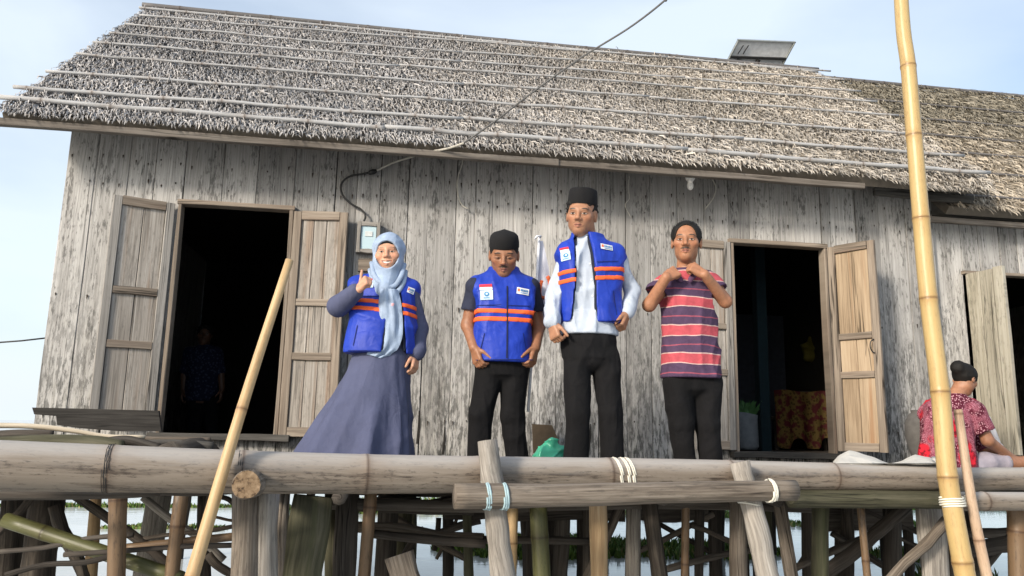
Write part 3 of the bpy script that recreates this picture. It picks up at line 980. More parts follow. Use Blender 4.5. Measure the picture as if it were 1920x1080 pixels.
# joist end sawn off towards us
ENDG, _nt, _b = newmat('sawn_end', .85, .2)
_tc = node(_nt, 'ShaderNodeTexCoord')
_n = node(_nt, 'ShaderNodeTexNoise', Vector=_tc.outputs['Object'], Scale=38, Detail=5, Roughness=.7).outputs[0]
_nt.links.new(ramp(_nt, _n, [(.36, (.04, .026, .018)), (.47, (.17, .115, .068)), (.7, (.29, .21, .135))]), _b.inputs['Base Color'])
je = P(462, 909, 3.28)
jb = P(500, 903, 4.6)
jo = loft('joist', [je, je * .8 + jb * .2, jb], [pr(50, 3.28), pr(51, 3.28), .052], BARLOG, plat, seg=16, rough=.03)
dv = nrm(jb - je)
c0 = je - dv * .004
a_ = nrm(np.cross(dv, (0, 0, 1)))
b_ = np.cross(dv, a_)
R_ = pr(47, 3.28)
ringv = [c0] + [c0 + (a_ * math.cos(t) + b_ * math.sin(t)) * R_ * (1 + .03 * math.sin(3 * t)) for t in np.linspace(0, 2 * math.pi, 17)[:-1]]
mk('sawn_end', ringv, [(0, 1 + (i + 1) % 16, 1 + i) for i in range(16)], ENDG, jo)


def post(x0, y0, x1, y1, w0, Y, mat, w1=None, Y1=None, kind='wood', rough=.08, flat=1.0, ext=True, name='post', bend=.012):
    w1 = w1 or w0
    Y1 = Y1 or Y
    a, b = P(x0, y0, Y), P(x1, y1, Y1)
    r0, r1 = pr(w0, Y), pr(w1, Y1)
    if ext:
        d = b - a
        if d[2] < -.02:
            k = (-.5 - a[2]) / d[2]
            r1 = r0 + (r1 - r0) * min(k, 2.0)
            b = a + d * k
    if kind == 'bam':
        return bamboo(name, [a, b], r0, r1, mat, plat, step=.42, seg=12, bulge=.08)
    return wood_post(name, a, b, r0, r1, mat, plat, rough=rough, bend=bend, n=10, seg=11, flat=flat)


# posts, left to right
post(28, 915, 14, 1080, 36, 5.3, BARK)
post(92, 912, 72, 1080, 52, 5.0, BARK)
post(182, 905, 172, 1080, 20, 6.6, TANW)
post(222, 905, 218, 1080, 29, 4.1, BAM_BR, kind='bam')
post(302, 905, 276, 1080, 40, 5.6, GREYLOG)
post(343, 900, 322, 1080, 24, 4.2, BAM_BR, kind='bam')
post(386, 905, 384, 1080, 24, 5.8, BARK)
post(404, 905, 372, 1080, 20, 5.2, DARKW)
post(462, 925, 455, 1080, 46, 3.9, BARLOG, rough=.12)
post(497, 915, 492, 1080, 48, 3.95, GREYLOG, rough=.14)
post(530, 910, 520, 1080, 26, 4.3, BARLOG)
post(588, 930, 566, 1080, 66, 4.3, MOSSY, w1=84, rough=.07, flat=.45)
post(622, 920, 624, 1080, 24, 4.7, MOSSY)
post(652, 905, 648, 1080, 40, 4.6, DARKW)
post(697, 905, 683, 1080, 22, 4.4, BAM_BR, kind='bam')
post(730, 915, 722, 1080, 38, 5.4, DARKW)
post(962, 930, 958, 1080, 20, 4.5, BAM_TAN, kind='bam')
post(1008, 930, 1016, 1080, 32, 4.4, BAM_GR, kind='bam')
post(1121, 925, 1124, 1080, 33, 4.2, TANW, rough=.04)
post(1188, 930, 1190, 1080, 27, 4.9, GREYLOG)
post(1216, 930, 1236, 1080, 30, 4.5, BARK)
post(1286, 925, 1284, 1080, 15, 4.6, BAM_BR, kind='bam')
post(1312, 925, 1308, 1080, 18, 5.2, DARKW)
post(1384, 915, 1386, 1080, 34, 4.4, BARLOG)
post(1458, 925, 1480, 1080, 26, 4.5, BARLOG)
post(1512, 930, 1516, 1080, 22, 5.1, DARKW)
post(1538, 930, 1540, 1080, 32, 4.3, MOSSY)
post(1612, 935, 1626, 1080, 14, 4.2, BAM_BR, kind='bam')
post(1672, 930, 1675, 1080, 34, 5.0, DARKW)
post(1742, 940, 1752, 1080, 60, 4.25, GREYLOG, rough=.05, flat=.35)
post(1786, 930, 1790, 1080, 26, 5.2, DARKW)
post(1906, 935, 1910, 1080, 36, 4.1, BAM_BR, kind='bam')
post(1000, 915, 996, 1080, 22, 5.6, DARKW)
post(1058, 915, 1052, 1080, 30, 5.4, DARKW)
post(1092, 915, 1090, 1080, 22, 5.8, BARK)
post(1420, 920, 1428, 1080, 26, 5.7, DARKW)
post(1580, 920, 1576, 1080, 30, 5.5, DARKW)
post(840, 915, 838, 1080, 20, 5.8, DARKW)
post(1340, 915, 1344, 1080, 24, 5.6, DARKW)
# braces and poles between the posts
bz = lambda *a, **k: post(*a, ext=False, name='brace', **k)
bz(104, 948, 160, 1090, 23, 4.7, BARK, w1=20)
bz(60, 930, -10, 1005, 13, 4.5, BARK)
bz(135, 926, 330, 1070, 15, 4.6, BARK)
bz(268, 932, 420, 1050, 13, 4.9, GREYLOG)
bz(10, 975, 340, 1085, 24, 4.4, BAM_GR, kind='bam', Y1=4.2)
bz(-10, 1035, 250, 1003, 8, 4.3, DARKW)
bz(120, 1040, 450, 1022, 9, 4.2, DARKW)
bz(10, 1078, 235, 1035, 9, 4.15, DARKW)
bz(230, 1028, 450, 1005, 14, 4.35, BAM_BR, kind='bam')
bz(260, 1012, 452, 984, 7, 4.6, BARK)
bz(385, 970, 452, 978, 5, 4.9, BAM_BR)
bz(408, 930, 455, 952, 9, 4.7, BARK)
bz(390, 1040, 450, 1085, 14, 4.7, BARK)
bz(670, 988, 905, 1010, 20, 4.9, BARLOG)
bz(690, 1000, 910, 1020, 16, 4.8, DARKW)
bz(900, 1012, 1110, 1016, 14, 5.0, DARKW)
bz(1165, 940, 1100, 1085, 17, 4.9, BARK)
bz(1700, 950, 1545, 1075, 26, 4.7, DARKW)
bz(1775, 975, 1655, 1105, 20, 4.15, BARLOG)
bz(1295, 985, 1380, 1020, 10, 4.8, BARK)
bz(1490, 1065, 1620, 1010, 14, 4.9, DARKW)
bz(1240, 1070, 1420, 1030, 12, 5.0, DARKW)
bz(1800, 1030, 1910, 1018, 30, 4.8, DARKW)
bz(1800, 1000, 1890, 998, 18, 5.2, DARKW)
bz(1830, 1080, 1915, 980, 14, 4.9, DARKW)
bz(1560, 1000, 1690, 1080, 12, 5.2, DARKW)
bz(820, 1002, 900, 975, 14, 5.4, DARKW)
# random sticks deeper under the floor
for k in range(12):
    x0 = random.uniform(650, 1800)
    y0 = random.uniform(935, 1000)
    bz(x0, y0, x0 + random.uniform(-160, 160), random.uniform(1010, 1090), random.uniform(6, 14), random.uniform(5.0, 6.6), random.choice([BARK, DARKW, DARKW, BARLOG]))
for k in range(12):
    x0 = random.uniform(700, 1880)
    post(x0, 905, x0 + random.uniform(-6, 6), 1080, random.uniform(14, 26), random.uniform(5.2, 6.0), random.choice([BARK, DARKW, MOSSY]))
# dark things stored on the cross poles under the deck
for (px, py, Y, w, h) in ((800, 950, 5.2, .6, .09), (890, 955, 5.3, .4, .14), (1060, 960, 5.3, .8, .12), (1260, 955, 5.5, .5, .16), (1620, 965, 5.4, .7, .22), (720, 945, 5.6, .5, .08)):
    c = P(px, py, Y)
    plank('stored_board', c - (w / 2, 0, 0), c + (w / 2, 0, .01), h, .12, DARKW, plat, n=4, jit=.015)
# the broad brown board stuck slantwise below the platform
bd = plank('slanting_board', P(748, 1040, 4.3), P(790, 1190, 4.25), .15, .05, BARLOG, plat, (-.3, -1, 0), n=4, jit=.01)

# ================================================================== log frame lashed before the platform
lf_ = empty('landing_frame', P(1170, 924, 3.5))
tag(lf_, 'horizontal grey log lashed with cord to two upright stakes in front of the bamboo edge', 'log frame')
cb = [P(852, 931, 3.52), P(1000, 930, 3.56), P(1200, 925, 3.63), P(1350, 922, 3.68), P(1490, 919, 3.72)]
bar = loft('crossbar', spline(cb, 24), np.linspace(pr(44, 3.52), pr(37, 3.72), 24), BARLOG, lf_, seg=16, rough=.045, rough_len=.6)
st1 = wood_post('stake', P(913, 826, 3.655), P(960, 1200, 3.60), pr(37, 3.65), pr(48, 3.6), GREYLOG, lf_, rough=.05, bend=.006, n=14, seg=14)
st2 = wood_post('stake', P(1387, 866, 3.82), P(1470, 1200, 3.74), pr(38, 3.82), pr(46, 3.74), GREYLOG, lf_, rough=.05, bend=.006, n=14, seg=14)


def lash(center, axis, r, mat, turns, pitch, parent, rr=.0045, sq=1.0, name='lashing'):
    axis = nrm(axis)
    a = nrm(np.cross(axis, (0, 0, 1)) if abs(axis[2]) < .9 else np.cross(axis, (0, 1, 0)))
    b = np.cross(axis, a)
    pts = []
    for i in range(int(turns * 14) + 1):
        t = i / 14 * 2 * math.pi
        pts.append(np.asarray(center) + (a * math.cos(t) + b * math.sin(t) * sq) * (r + .002 * math.sin(i * 1.7)) + axis * (pitch * (i / 14 - turns / 2) + .003 * math.sin(i * .9)))
    return loft(name, pts, rr, mat, parent, seg=6)


ax = cb[1] - cb[0]
for px in (913, 945):
    c = P(px, 930.5, 3.54)
    lash(c, ax, pr(46, 3.54), ROPE_B, 2.6, .009, lf_, rr=.005)
lash(P(927, 946, 3.64), (0, .02, 1), pr(44, 3.64), ROPE_B, 1.6, .008, lf_, rr=.004)
lash(P(922, 905, 3.645), (0, .02, 1), pr(41, 3.65), ROPE_B, 1.3, .01, lf_, rr=.003)
lash(P(1443, 920, 3.705), ax, pr(42, 3.7), ROPE_W, 2.2, .010, lf_, rr=.006)
lash(P(1404, 943, 3.80), (.1, .02, 1), pr(42, 3.8), ROPE_W, 1.2, .008, lf_, rr=.004)
# cord on the edge pole
for px in (1160, 1172, 1182):
    f_ = frac_at(px)
    dn_ = spline([ra, rb, rc, rd], 400)
    i = int(f_ * 398)
    lash(dn_[i], dn_[i + 1] - dn_[i] + np.array([0, 0, .002]), pr(82, 3.5) + (pr(48, 4.05) - pr(82, 3.5)) * f_ + .003, ROPE_W, 2, .009, plat, rr=.004)
for px in (208, 452):
    i = int(frac_at(px) * 398)
    lash(dn_[i], dn_[i + 1] - dn_[i], pr(80 if px < 300 else 74, 3.55) * 1.02, WIRE, 3, .008, plat, rr=.0015)

# ================================================================== leaning and standing poles
yp = [P(1679, -190, 3.84), P(1688, -30, 3.82), P(1694, 60, 3.81), P(1703, 125, 3.80), P(1714, 255, 3.79), P(1727, 410, 3.78), P(1741, 560, 3.77), P(1763, 735, 3.755), P(1777, 895, 3.74), P(1805, 1055, 3.72), P(1850, 1290, 3.68)]
yd = spline(yp, 400)
L_ = np.concatenate([[0], np.cumsum(np.linalg.norm(np.diff(yd, axis=0), axis=1))])
nodes_y = [k / 10 for k in (.9, 3, 4, 5, 6, 7, 8, 9)]
yb_ = bamboo('bamboo_pole', yp, pr(28, 3.82), pr(42, 3.4), BAM_Y, None, nodes=nodes_y, seg=20, bulge=.09)
rebase(yb_, yp[-1])
tag(yb_, 'tall yellow bamboo pole rising out of the top of the photo at right', 'pole')
lsh = lash(P(1785, 940, 3.74), yp[8] - yp[9], pr(43, 3.74), ROPE_W, 4, .012, yb_, rr=.005)
lsh2 = lash(P(1818, 938, 3.82), (1, .2, .1), .028, ROPE_W, 3, .01, yb_, rr=.004)
for l in (lsh, lsh2):
    l.parent = yb_
    l.location = -yb_.location
ts = bamboo('bamboo_stick', [P(1796, 768, 3.82), P(1830, 985, 3.78), P(1885, 1230, 3.74)], pr(16, 3.82), pr(23, 3.74), BAM_PINK, None, nodes=[.02, .56], seg=12, bulge=.10)
rebase(ts, P(1885, 1230, 3.74))
tag(ts, 'thin dry bamboo stick standing just right of the tall yellow pole', 'stick')
ls_ = bamboo('bamboo_stick', [P(543, 488, 3.66), P(460, 745, 3.54), P(375, 1030, 3.40), P(322, 1215, 3.30)], pr(15, 3.66), pr(27, 3.3), BAM_TAN, None, nodes=[.36, .75], seg=14, bulge=.06)
rebase(ls_, P(322, 1215, 3.30))
tag(ls_, 'smooth tan stick leaning diagonally across the left doorway', 'stick')

# ================================================================== people: signed-distance bodies meshed with surface nets
def snets(D, lo, h):
    S = D < 0
    nx, ny, nz = D.shape
    cnt = np.zeros((nx - 1, ny - 1, nz - 1), np.int8)
    cor = [(i, j, k) for i in (0, 1) for j in (0, 1) for k in (0, 1)]
    sl = lambda A, o: A[o[0]:o[0] + nx - 1, o[1]:o[1] + ny - 1, o[2]:o[2] + nz - 1]
    for o in cor:
        cnt += sl(S, o)
    act = (cnt > 0) & (cnt < 8)
    I, J, K = np.nonzero(act)
    if len(I) == 0:
        return np.zeros((0, 3)), []
    idx = -np.ones(act.shape, np.int64)
    idx[I, J, K] = np.arange(len(I))
    acc = np.zeros((len(I), 3))
    num = np.zeros(len(I))
    for a in cor:
        for ax in range(3):
            if a[ax] == 0:
                b = list(a)
                b[ax] = 1
                da = D[I + a[0], J + a[1], K + a[2]]
                db = D[I + b[0], J + b[1], K + b[2]]
                m = (da < 0) != (db < 0)
                t = np.where(m, da / np.where(m, da - db, 1), 0)
                p = np.array(a, float)[None, :] + np.eye(3)[ax][None, :] * t[:, None]
                acc[m] += p[m]
                num[m] += 1
    V = (acc / num[:, None] + np.stack([I, J, K], 1)) * h + lo
    Fc = []
    for ax in range(3):
        o1, o2 = [(1, 2), (2, 0), (0, 1)][ax]
        A = S[tuple(slice(0, -1) if q == ax else slice(None) for q in range(3))]
        B = S[tuple(slice(1, None) if q == ax else slice(None) for q in range(3))]
        ed = np.argwhere(A != B)
        ok = (ed[:, o1] > 0) & (ed[:, o2] > 0) & (ed[:, o1] < D.shape[o1] - 1) & (ed[:, o2] < D.shape[o2] - 1)
        ed = ed[ok]
        e1, e2 = np.eye(3, dtype=int)[o1], np.eye(3, dtype=int)[o2]
        q = [ed - e1 - e2, ed - e2, ed, ed - e1]
        ids = np.stack([idx[c[:, 0], c[:, 1], c[:, 2]] for c in q], 1)
        flip = ~A[ed[:, 0], ed[:, 1], ed[:, 2]]
        ids[flip] = ids[flip][:, ::-1]
        Fc.append(ids)
    return V, np.vstack(Fc)


def quick_mesh(name, V, Q, mat, parent=None, cols=None, smooth_it=1, sw=.5):
    Q = np.asarray(Q)
    if smooth_it and len(V):
        for _ in range(smooth_it):
            acc = np.zeros_like(V)
            n = np.zeros(len(V))
            for a in range(4):
                for b in ((a + 1) % 4, (a + 3) % 4):
                    np.add.at(acc, Q[:, a], V[Q[:, b]])
                    np.add.at(n, Q[:, a], 1)
            V = V * (1 - sw) + sw * acc / np.maximum(n, 1)[:, None]
    me = bpy.data.meshes.new(name)
    me.vertices.add(len(V))
    me.vertices.foreach_set('co', np.asarray(V, np.float32).ravel())
    me.loops.add(len(Q) * 4)
    me.loops.foreach_set('vertex_index', Q.astype(np.int32).ravel())
    me.polygons.add(len(Q))
    me.polygons.foreach_set('loop_start', np.arange(0, len(Q) * 4, 4, dtype=np.int32))
    me.polygons.foreach_set('loop_total', np.full(len(Q), 4, np.int32))
    me.polygons.foreach_set('use_smooth', np.ones(len(Q), bool))
    me.update(calc_edges=True)
    me.validate()
    if cols is not None:
        at = me.color_attributes.new('Col', 'FLOAT_COLOR', 'POINT')
        c = np.ones((len(V), 4), np.float32)
        c[:, :3] = cols
        at.data.foreach_set('color', c.ravel())
    if mat:
        me.materials.append(mat)
    o = bpy.data.objects.new(name, me)
    COL.objects.link(o)
    if parent is not None:
        o.parent = parent
        o.location = -parent.location
    return o


class Grid:
    def __init__(s, lo, hi, h):
        s.h = h
        s.lo = np.asarray(lo, float)
        s.n = np.ceil((np.asarray(hi, float) - s.lo) / h).astype(int) + 1
        s.D = np.full(s.n, 1.0, np.float32)

    def sub(s, blo, bhi):
        a = np.clip(np.floor((np.asarray(blo) - s.lo) / s.h).astype(int), 0, s.n)
        b = np.clip(np.ceil((np.asarray(bhi) - s.lo) / s.h).astype(int) + 1, 0, s.n)
        return a, b

    def pts(s, a, b):
        ax = [s.lo[i] + np.arange(a[i], b[i]) * s.h for i in range(3)]
        return ax[0][:, None, None], ax[1][None, :, None], ax[2][None, None, :]

    def add(s, prim, infl=0.0, k=None, op='u'):
        blo, bhi = prim.bounds()
        kk = prim.k if k is None else k
        m = infl + kk + .03
        a, b = s.sub(blo - m, bhi + m)
        if np.any(b <= a):
            return
        X, Y, Z = s.pts(a, b)
        d = prim.sdf(X, Y, Z) - infl
        v = s.D[a[0]:b[0], a[1]:b[1], a[2]:b[2]]
        if op == 'u':
            if kk > 0:
                hh = np.clip(.5 + .5 * (v - d) / kk, 0, 1)
                r = v * (1 - hh) + d * hh - kk * hh * (1 - hh)
                # far field stays a plain minimum
                v[...] = np.where(v > .5, np.minimum(v, d), r)
            else:
                np.minimum(v, d, out=v, casting='unsafe')
        else:
            if kk > 0:
                d = -d
                hh = np.clip(.5 - .5 * (v - d) / kk, 0, 1)
                v[...] = v * (1 - hh) + d * hh + kk * hh * (1 - hh)
            else:
                np.maximum(v, -d, out=v, casting='unsafe')

    def xyz(s):
        return s.pts(np.zeros(3, int), s.n)


class Cap:
    """tapered capsule"""
    def __init__(s, a, b, ra, rb, k=.02, flat=None):
        s.a, s.b, s.ra, s.rb, s.k, s.flat = np.asarray(a, float), np.asarray(b, float), ra, rb, k, flat

    def bounds(s):
        r = max(s.ra, s.rb)
        return np.minimum(s.a, s.b) - r, np.maximum(s.a, s.b) + r

    def sdf(s, X, Y, Z):
        ba = s.b - s.a
        px, py, pz = X - s.a[0], Y - s.a[1], Z - s.a[2]
        t = np.clip((px * ba[0] + py * ba[1] + pz * ba[2]) / max(np.dot(ba, ba), 1e-9), 0, 1)
        dx, dy, dz = px - t * ba[0], py - t * ba[1], pz - t * ba[2]
        if s.flat is not None:
            n, f = s.flat
            q = dx * n[0] + dy * n[1] + dz * n[2]
            e = q * (f - 1)
            dx, dy, dz = dx + e * n[0], dy + e * n[1], dz + e * n[2]
            return (np.sqrt(dx * dx + dy * dy + dz * dz) - (s.ra + (s.rb - s.ra) * t)) / (1 + (f - 1) * .5)
        return np.sqrt(dx * dx + dy * dy + dz * dz) - (s.ra + (s.rb - s.ra) * t)


class Ell:
    """ellipsoid with axes M (rows)"""
    def __init__(s, c, r, M=None, k=.02):
        s.c, s.r, s.k = np.asarray(c, float), np.asarray(r, float), k
        s.M = np.eye(3) if M is None else M

    def bounds(s):
        e = np.sqrt((s.M.T ** 2) @ (s.r ** 2))
        return s.c - e, s.c + e

    def sdf(s, X, Y, Z):
        px, py, pz = X - s.c[0], Y - s.c[1], Z - s.c[2]
        q0, q1 = 0, 0
        for i in range(3):
            m = s.M[i]
            l = px * m[0] + py * m[1] + pz * m[2]
            q0 = q0 + (l / s.r[i]) ** 2
            q1 = q1 + (l / s.r[i] ** 2) ** 2
        q0 = np.sqrt(q0)
        return q0 * (q0 - 1) / np.maximum(np.sqrt(q1), 1e-6)


class Stack:
    """stack of elliptical cross-sections along z: rows (z, cx, cy, rx, ry); optional folds"""
    def __init__(s, rows, k=.02, p=2.0, fold=None, ends=.01):
        s.R = np.array(sorted(rows), float)
        s.k, s.p, s.fold, s.ends = k, p, fold, ends

    def bounds(s):
        R = s.R
        e = 1.15
        return (np.array([(R[:, 1] - R[:, 3] * e).min(), (R[:, 2] - R[:, 4] * e).min(), R[0, 0]]),
                np.array([(R[:, 1] + R[:, 3] * e).max(), (R[:, 2] + R[:, 4] * e).max(), R[-1, 0]]))

    def sdf(s, X, Y, Z):
        R = s.R
        z = np.clip(Z, R[0, 0], R[-1, 0]).ravel()
        # smooth interpolation of the rows
        def ip(c):
            if len(R) < 3:
                return np.interp(z, R[:, 0], R[:, c])
            zz = np.linspace(R[0, 0], R[-1, 0], 160)
            y = np.interp(zz, R[:, 0], R[:, c])
            w = max(3, int(160 * .06)) | 1
            pad = w // 2
            yp = np.concatenate([np.full(pad, y[0]), y, np.full(pad, y[-1])])
            ys = np.convolve(yp, np.ones(w) / w, 'valid')
            return np.interp(z, zz, ys)
        cx, cy, rx, ry = [ip(c)[None, None, :] for c in (1, 2, 3, 4)]
        u, v = (X - cx) / rx, (Y - cy) / ry
        if s.p == 2:
            q = np.sqrt(u * u + v * v)
        else:
            q = (np.abs(u) ** s.p + np.abs(v) ** s.p) ** (1 / s.p)
        if s.fold is not None:
            th = np.arctan2(v, u)
            q = q - s.fold(th, z[None, None, :])
        d = (q - 1) * np.minimum(rx, ry)
        zt = np.maximum(Z - R[-1, 0], R[0, 0] - Z)
        return np.maximum(d, zt + 0 * d)


def rotm(yaw=0, pitch=0, roll=0):
    """rows = local axes in world; face looks to -Y; yaw>0 turns the face to image right, pitch>0 down, roll>0 leans to image right"""
    y, p, r = math.radians(yaw), math.radians(pitch), math.radians(roll)
    Rz = np.array([[math.cos(y), -math.sin(y), 0], [math.sin(y), math.cos(y), 0], [0, 0, 1]])
    Rx = np.array([[1, 0, 0], [0, math.cos(p), -math.sin(p)], [0, math.sin(p), math.cos(p)]])
    Ry = np.array([[math.cos(r), 0, math.sin(r)], [0, 1, 0], [-math.sin(r), 0, math.cos(r)]])
    return (Rz @ Rx @ Ry).T


class Head:
    def __init__(s, c, hs, R):
        s.c, s.hs, s.R = np.asarray(c, float), hs, R

    def w(s, x, y, z):
        return s.c + (np.array([x, y, z]) * s.hs) @ s.R

    def ell(s, c, r, k=.02):
        return Ell(s.w(*c), np.array(r) * s.hs, s.R, k * s.hs)

    def cap(s, a, b, ra, rb, k=.01):
        return Cap(s.w(*a), s.w(*b), ra * s.hs, rb * s.hs, k * s.hs)

    def local(s, V):
        return ((V - s.c) @ s.R.T) / s.hs

    def build(s, g, smile=False, ears=True, thin=1.0, eye=1.0):
        A = g.add
        A(s.ell((0, .014, .036), (.076, .093, .080)))
        A(s.ell((0, -.018, -.022), (.065 * thin, .074, .082)), k=.03)
        A(s.ell((0, -.050, -.087), (.031 * thin, .033, .026)), k=.035)
        for q in (-1, 1):
            A(s.ell((q * .043, -.054, -.012), (.024, .024, .020)), k=.022)
            A(s.ell((q * .042 * thin, -.006, -.058), (.014, .030, .022)), k=.03)
        A(s.cap((-.037, -.074, .027), (.037, -.074, .027), .0115, .0115, .016))
        for q in (-1, 1):
            A(s.ell((q * .031, -.100, .003), (.021, .020, .0125), .010), k=.010, op='s')
            A(s.ell((q * .031, -.0705, .003), (.0145, .0150, .0125), .004))
            up, lo_ = (.003 + .0066 * eye, .003 - .0066 * eye)
            A(s.cap((q * .016, -.080, .004), (q * .030, -.0865, up), .0030, .0036, .003))
            A(s.cap((q * .030, -.0865, up), (q * .047, -.076, .004), .0036, .0030, .003))
            A(s.cap((q * .017, -.080, .0015), (q * .031, -.0845, lo_), .0026, .0030, .003))
            A(s.cap((q * .031, -.0845, lo_), (q * .045, -.076, .002), .0030, .0026, .003))
        A(s.cap((0, -.083, .020), (0, -.101, -.018), .0068, .0105, .010))
        A(s.ell((0, -.103, -.0225), (.0120, .0115, .0100), .006))
        for q in (-1, 1):
            A(s.ell((q * .0132, -.093, -.0265), (.0080, .0105, .0080), .005))
            A(s.ell((q * .0065, -.1015, -.0345), (.0036, .0050, .0030), .002), op='s', k=.002)
        if smile:
            A(s.ell((0, -.078, -.058), (.040, .016, .022), .015))
            for q in (-1, 1):
                A(s.ell((q * .044, -.066, -.024), (.021, .019, .017), .02))
                A(s.cap((q * .033, -.080, -.049), (0, -.0945, -.0525), .0030, .0044, .004))
                A(s.cap((q * .031, -.079, -.053), (0, -.0925, -.0715), .0032, .0058, .005))
            for q in (-1, 1):
                A(s.cap((q * .028, -.085, -.0515), (0, -.0985, -.0615), .0030, .0062, 0), op='s', k=.003)
                A(s.cap((q * .024, -.0765, -.0515), (0, -.0865, -.0595), .0030, .0052, .001))
        else:
            for q in (-1, 1):
                A(s.cap((q * .024, -.077, -.0565), (q * .006, -.0885, -.0525), .0032, .0050, .005))
                A(s.cap((q * .006, -.0885, -.0525), (0, -.088, -.0535), .0050, .0048, .005))
                A(s.cap((q * .022, -.0765, -.0615), (0, -.0870, -.0655), .0036, .0062, .005))
            A(s.cap((-.024, -.0845, -.0585), (.024, -.0845, -.0585), .0014, .0014, 0), op='s', k=.002)
            A(s.cap((-.004, -.0945, -.0585), (.004, -.0945, -.0585), .0030, .0030, 0), op='s', k=.003)
        if ears:
            for q in (-1, 1):
                A(s.ell((q * .077, .012, -.002), (.009, .019, .031), .010))
                A(s.ell((q * .084, .006, .002), (.006, .010, .017), .004), op='s', k=.004)

    def paint(s, V, skin, lips, hair, moust=0.0, smile=False, beard=0.0, brow=1.0, eye=1.0):
        L = s.local(V)
        x, y, z = L[:, 0], L[:, 1], L[:, 2]
        C = np.tile(np.array(skin, float), (len(V), 1))
        face = (y < -.02) & (np.abs(x) < .09) & (np.abs(z) < .13)

        def blend(w, c):
            w = np.clip(w, 0, 1)[:, None] * face[:, None]
            C[:] = C * (1 - w) + np.array(c)[None, :] * w
        ax_ = np.abs(x)
        g2 = lambda u, v: np.exp(-(u * u + v * v))
        blend(.35 * g2((ax_ - .045) / .02, (z + .022) / .018), (skin[0] * 1.25, skin[1] * .95, skin[2] * .9))
        blend(.3 * g2(x / .012, (z + .022) / .012), (skin[0] * 1.2, skin[1] * 1.0, skin[2] * .95))
        blend(.55 * g2((ax_ - .031) / .020, (z - .004) / .013), tuple(c * .52 for c in skin))  # shade of the eye sockets painted into the skin colour
        # uneven complexion
        r = np.random.RandomState(3)
        n = sum(np.sin(V[:, 0] * r.uniform(60, 200) + V[:, 1] * r.uniform(60, 200) + V[:, 2] * r.uniform(60, 200) + r.uniform(0, 6)) for _ in range(6)) / 6
        C *= (1 + .10 * n)[:, None]
        mw = .031 if smile else .0255
        zm = -.0585 if not smile else -.0620 + (ax_ / .033) ** 2 * .011
        mw = .036 if smile else mw
        soft = lambda r_, e=6.0: np.clip((1.0 - r_) * e, 0, 1)
        blend(.75 * soft(np.hypot(x / mw, (z - zm) / .0125), 3) * (y < -.06), lips)
        if smile:
            blend(soft(np.hypot(x / .031, (z - zm) / .0078), 4), (.06, .018, .014))
            blend(soft(np.hypot(x / .0275, (z - zm - .0012) / .0058), 5), (.66, .62, .56))
        else:
            blend(.9 * soft(np.hypot(x / .0245, (z + .0587) / .0021), 3), tuple(c * .25 for c in lips))
        ez, ew, eh = .003, .0140, .0054 * eye
        blend(soft(np.hypot((ax_ - .031) / ew, (z - ez) / eh), 4) * (y < -.07), (.46, .42, .39))
        blend(soft(np.hypot((ax_ - .031) / .0066, (z - ez - .0005) / .0066), 5) * (np.abs(z - ez) < eh * 1.1), (.010, .007, .006))
        lid = np.abs(z - (ez + eh * 1.05 * (1 - ((ax_ - .031) / .017) ** 2)))
        blend(.9 * np.clip(1.4 - lid / .0016, 0, 1) * (np.abs(ax_ - .031) < .0165), (.012, .009, .008))
        bz_ = z - .0275 + (ax_ - .030) ** 2 * 9.0 - .0015
        blend(brow * .92 * soft(np.hypot((ax_ - .034) / .0225, bz_ / .0055), 2.5), hair)
        if moust:
            mz = z + .0425 + ax_ * .16
            blend(moust * soft(np.hypot(x / .033, mz / .0085), 2.4) * (y < -.06), hair)
        if beard:
            blend(beard * g2(x / .02, (z + .098) / .014), hair)
            blend(beard * .5 * g2((ax_ - .035) / .022, (z + .080) / .02), hair)
        return C


def hand(g, wrist, d, n, s_, curls=(40, 45, 40), thumb=None, sc=1.0, fan=0.0):
    """wrist, d finger direction, n palm normal, s_ thumb side; curls in degrees per joint"""
    d, n = nrm(d), nrm(n)
    n = nrm(n - d * np.dot(n, d))
    s_ = nrm(np.asarray(s_, float) - d * np.dot(s_, d) - n * np.dot(s_, n))
    w = np.asarray(wrist, float)
    off = (.030, .010, -.010, -.029)
    ln = (.070, .078, .073, .058)
    for o, L in zip(off, ln):
        kn = w + (d * .088 + s_ * o + n * (-.004)) * sc
        g.add(Cap(w + s_ * o * .55 * sc + d * .012 * sc, kn, .0165 * sc, .0125 * sc, .010))
        p, ang = kn, 0.0
        for seg, fr, rr in zip(range(3), (.45, .31, .24), (.0098, .0088, .0076)):
            ang += math.radians(curls[seg])
            dd = nrm(d * math.cos(ang) + n * math.sin(ang) + s_ * o * fan)
            q = p + dd * L * fr * sc
            g.add(Cap(p, q, rr * sc * 1.05, rr * sc, .003))
            p = q
    g.add(Ell(w + (d * .045 + n * .008) * sc, np.array([.036, .045, .016]) * sc, np.stack([s_, d, n]), .012))
    t0 = w + (d * .022 + s_ * .026 + n * .010) * sc
    td = nrm(thumb) if thumb is not None else nrm(d * .8 + s_ * .5 + n * .45)
    t1 = t0 + nrm(td * .6 + s_ * .4 + d * .25) * .040 * sc
    g.add(Cap(t0, t1, .0155 * sc, .0118 * sc, .008))
    t2 = t1 + td * .032 * sc
    g.add(Cap(t1, t2, .0112 * sc, .0100 * sc, .003))
    t3 = t2 + nrm(td + d * .1) * .026 * sc
    g.add(Cap(t2, t3, .0100 * sc, .0080 * sc, .003))


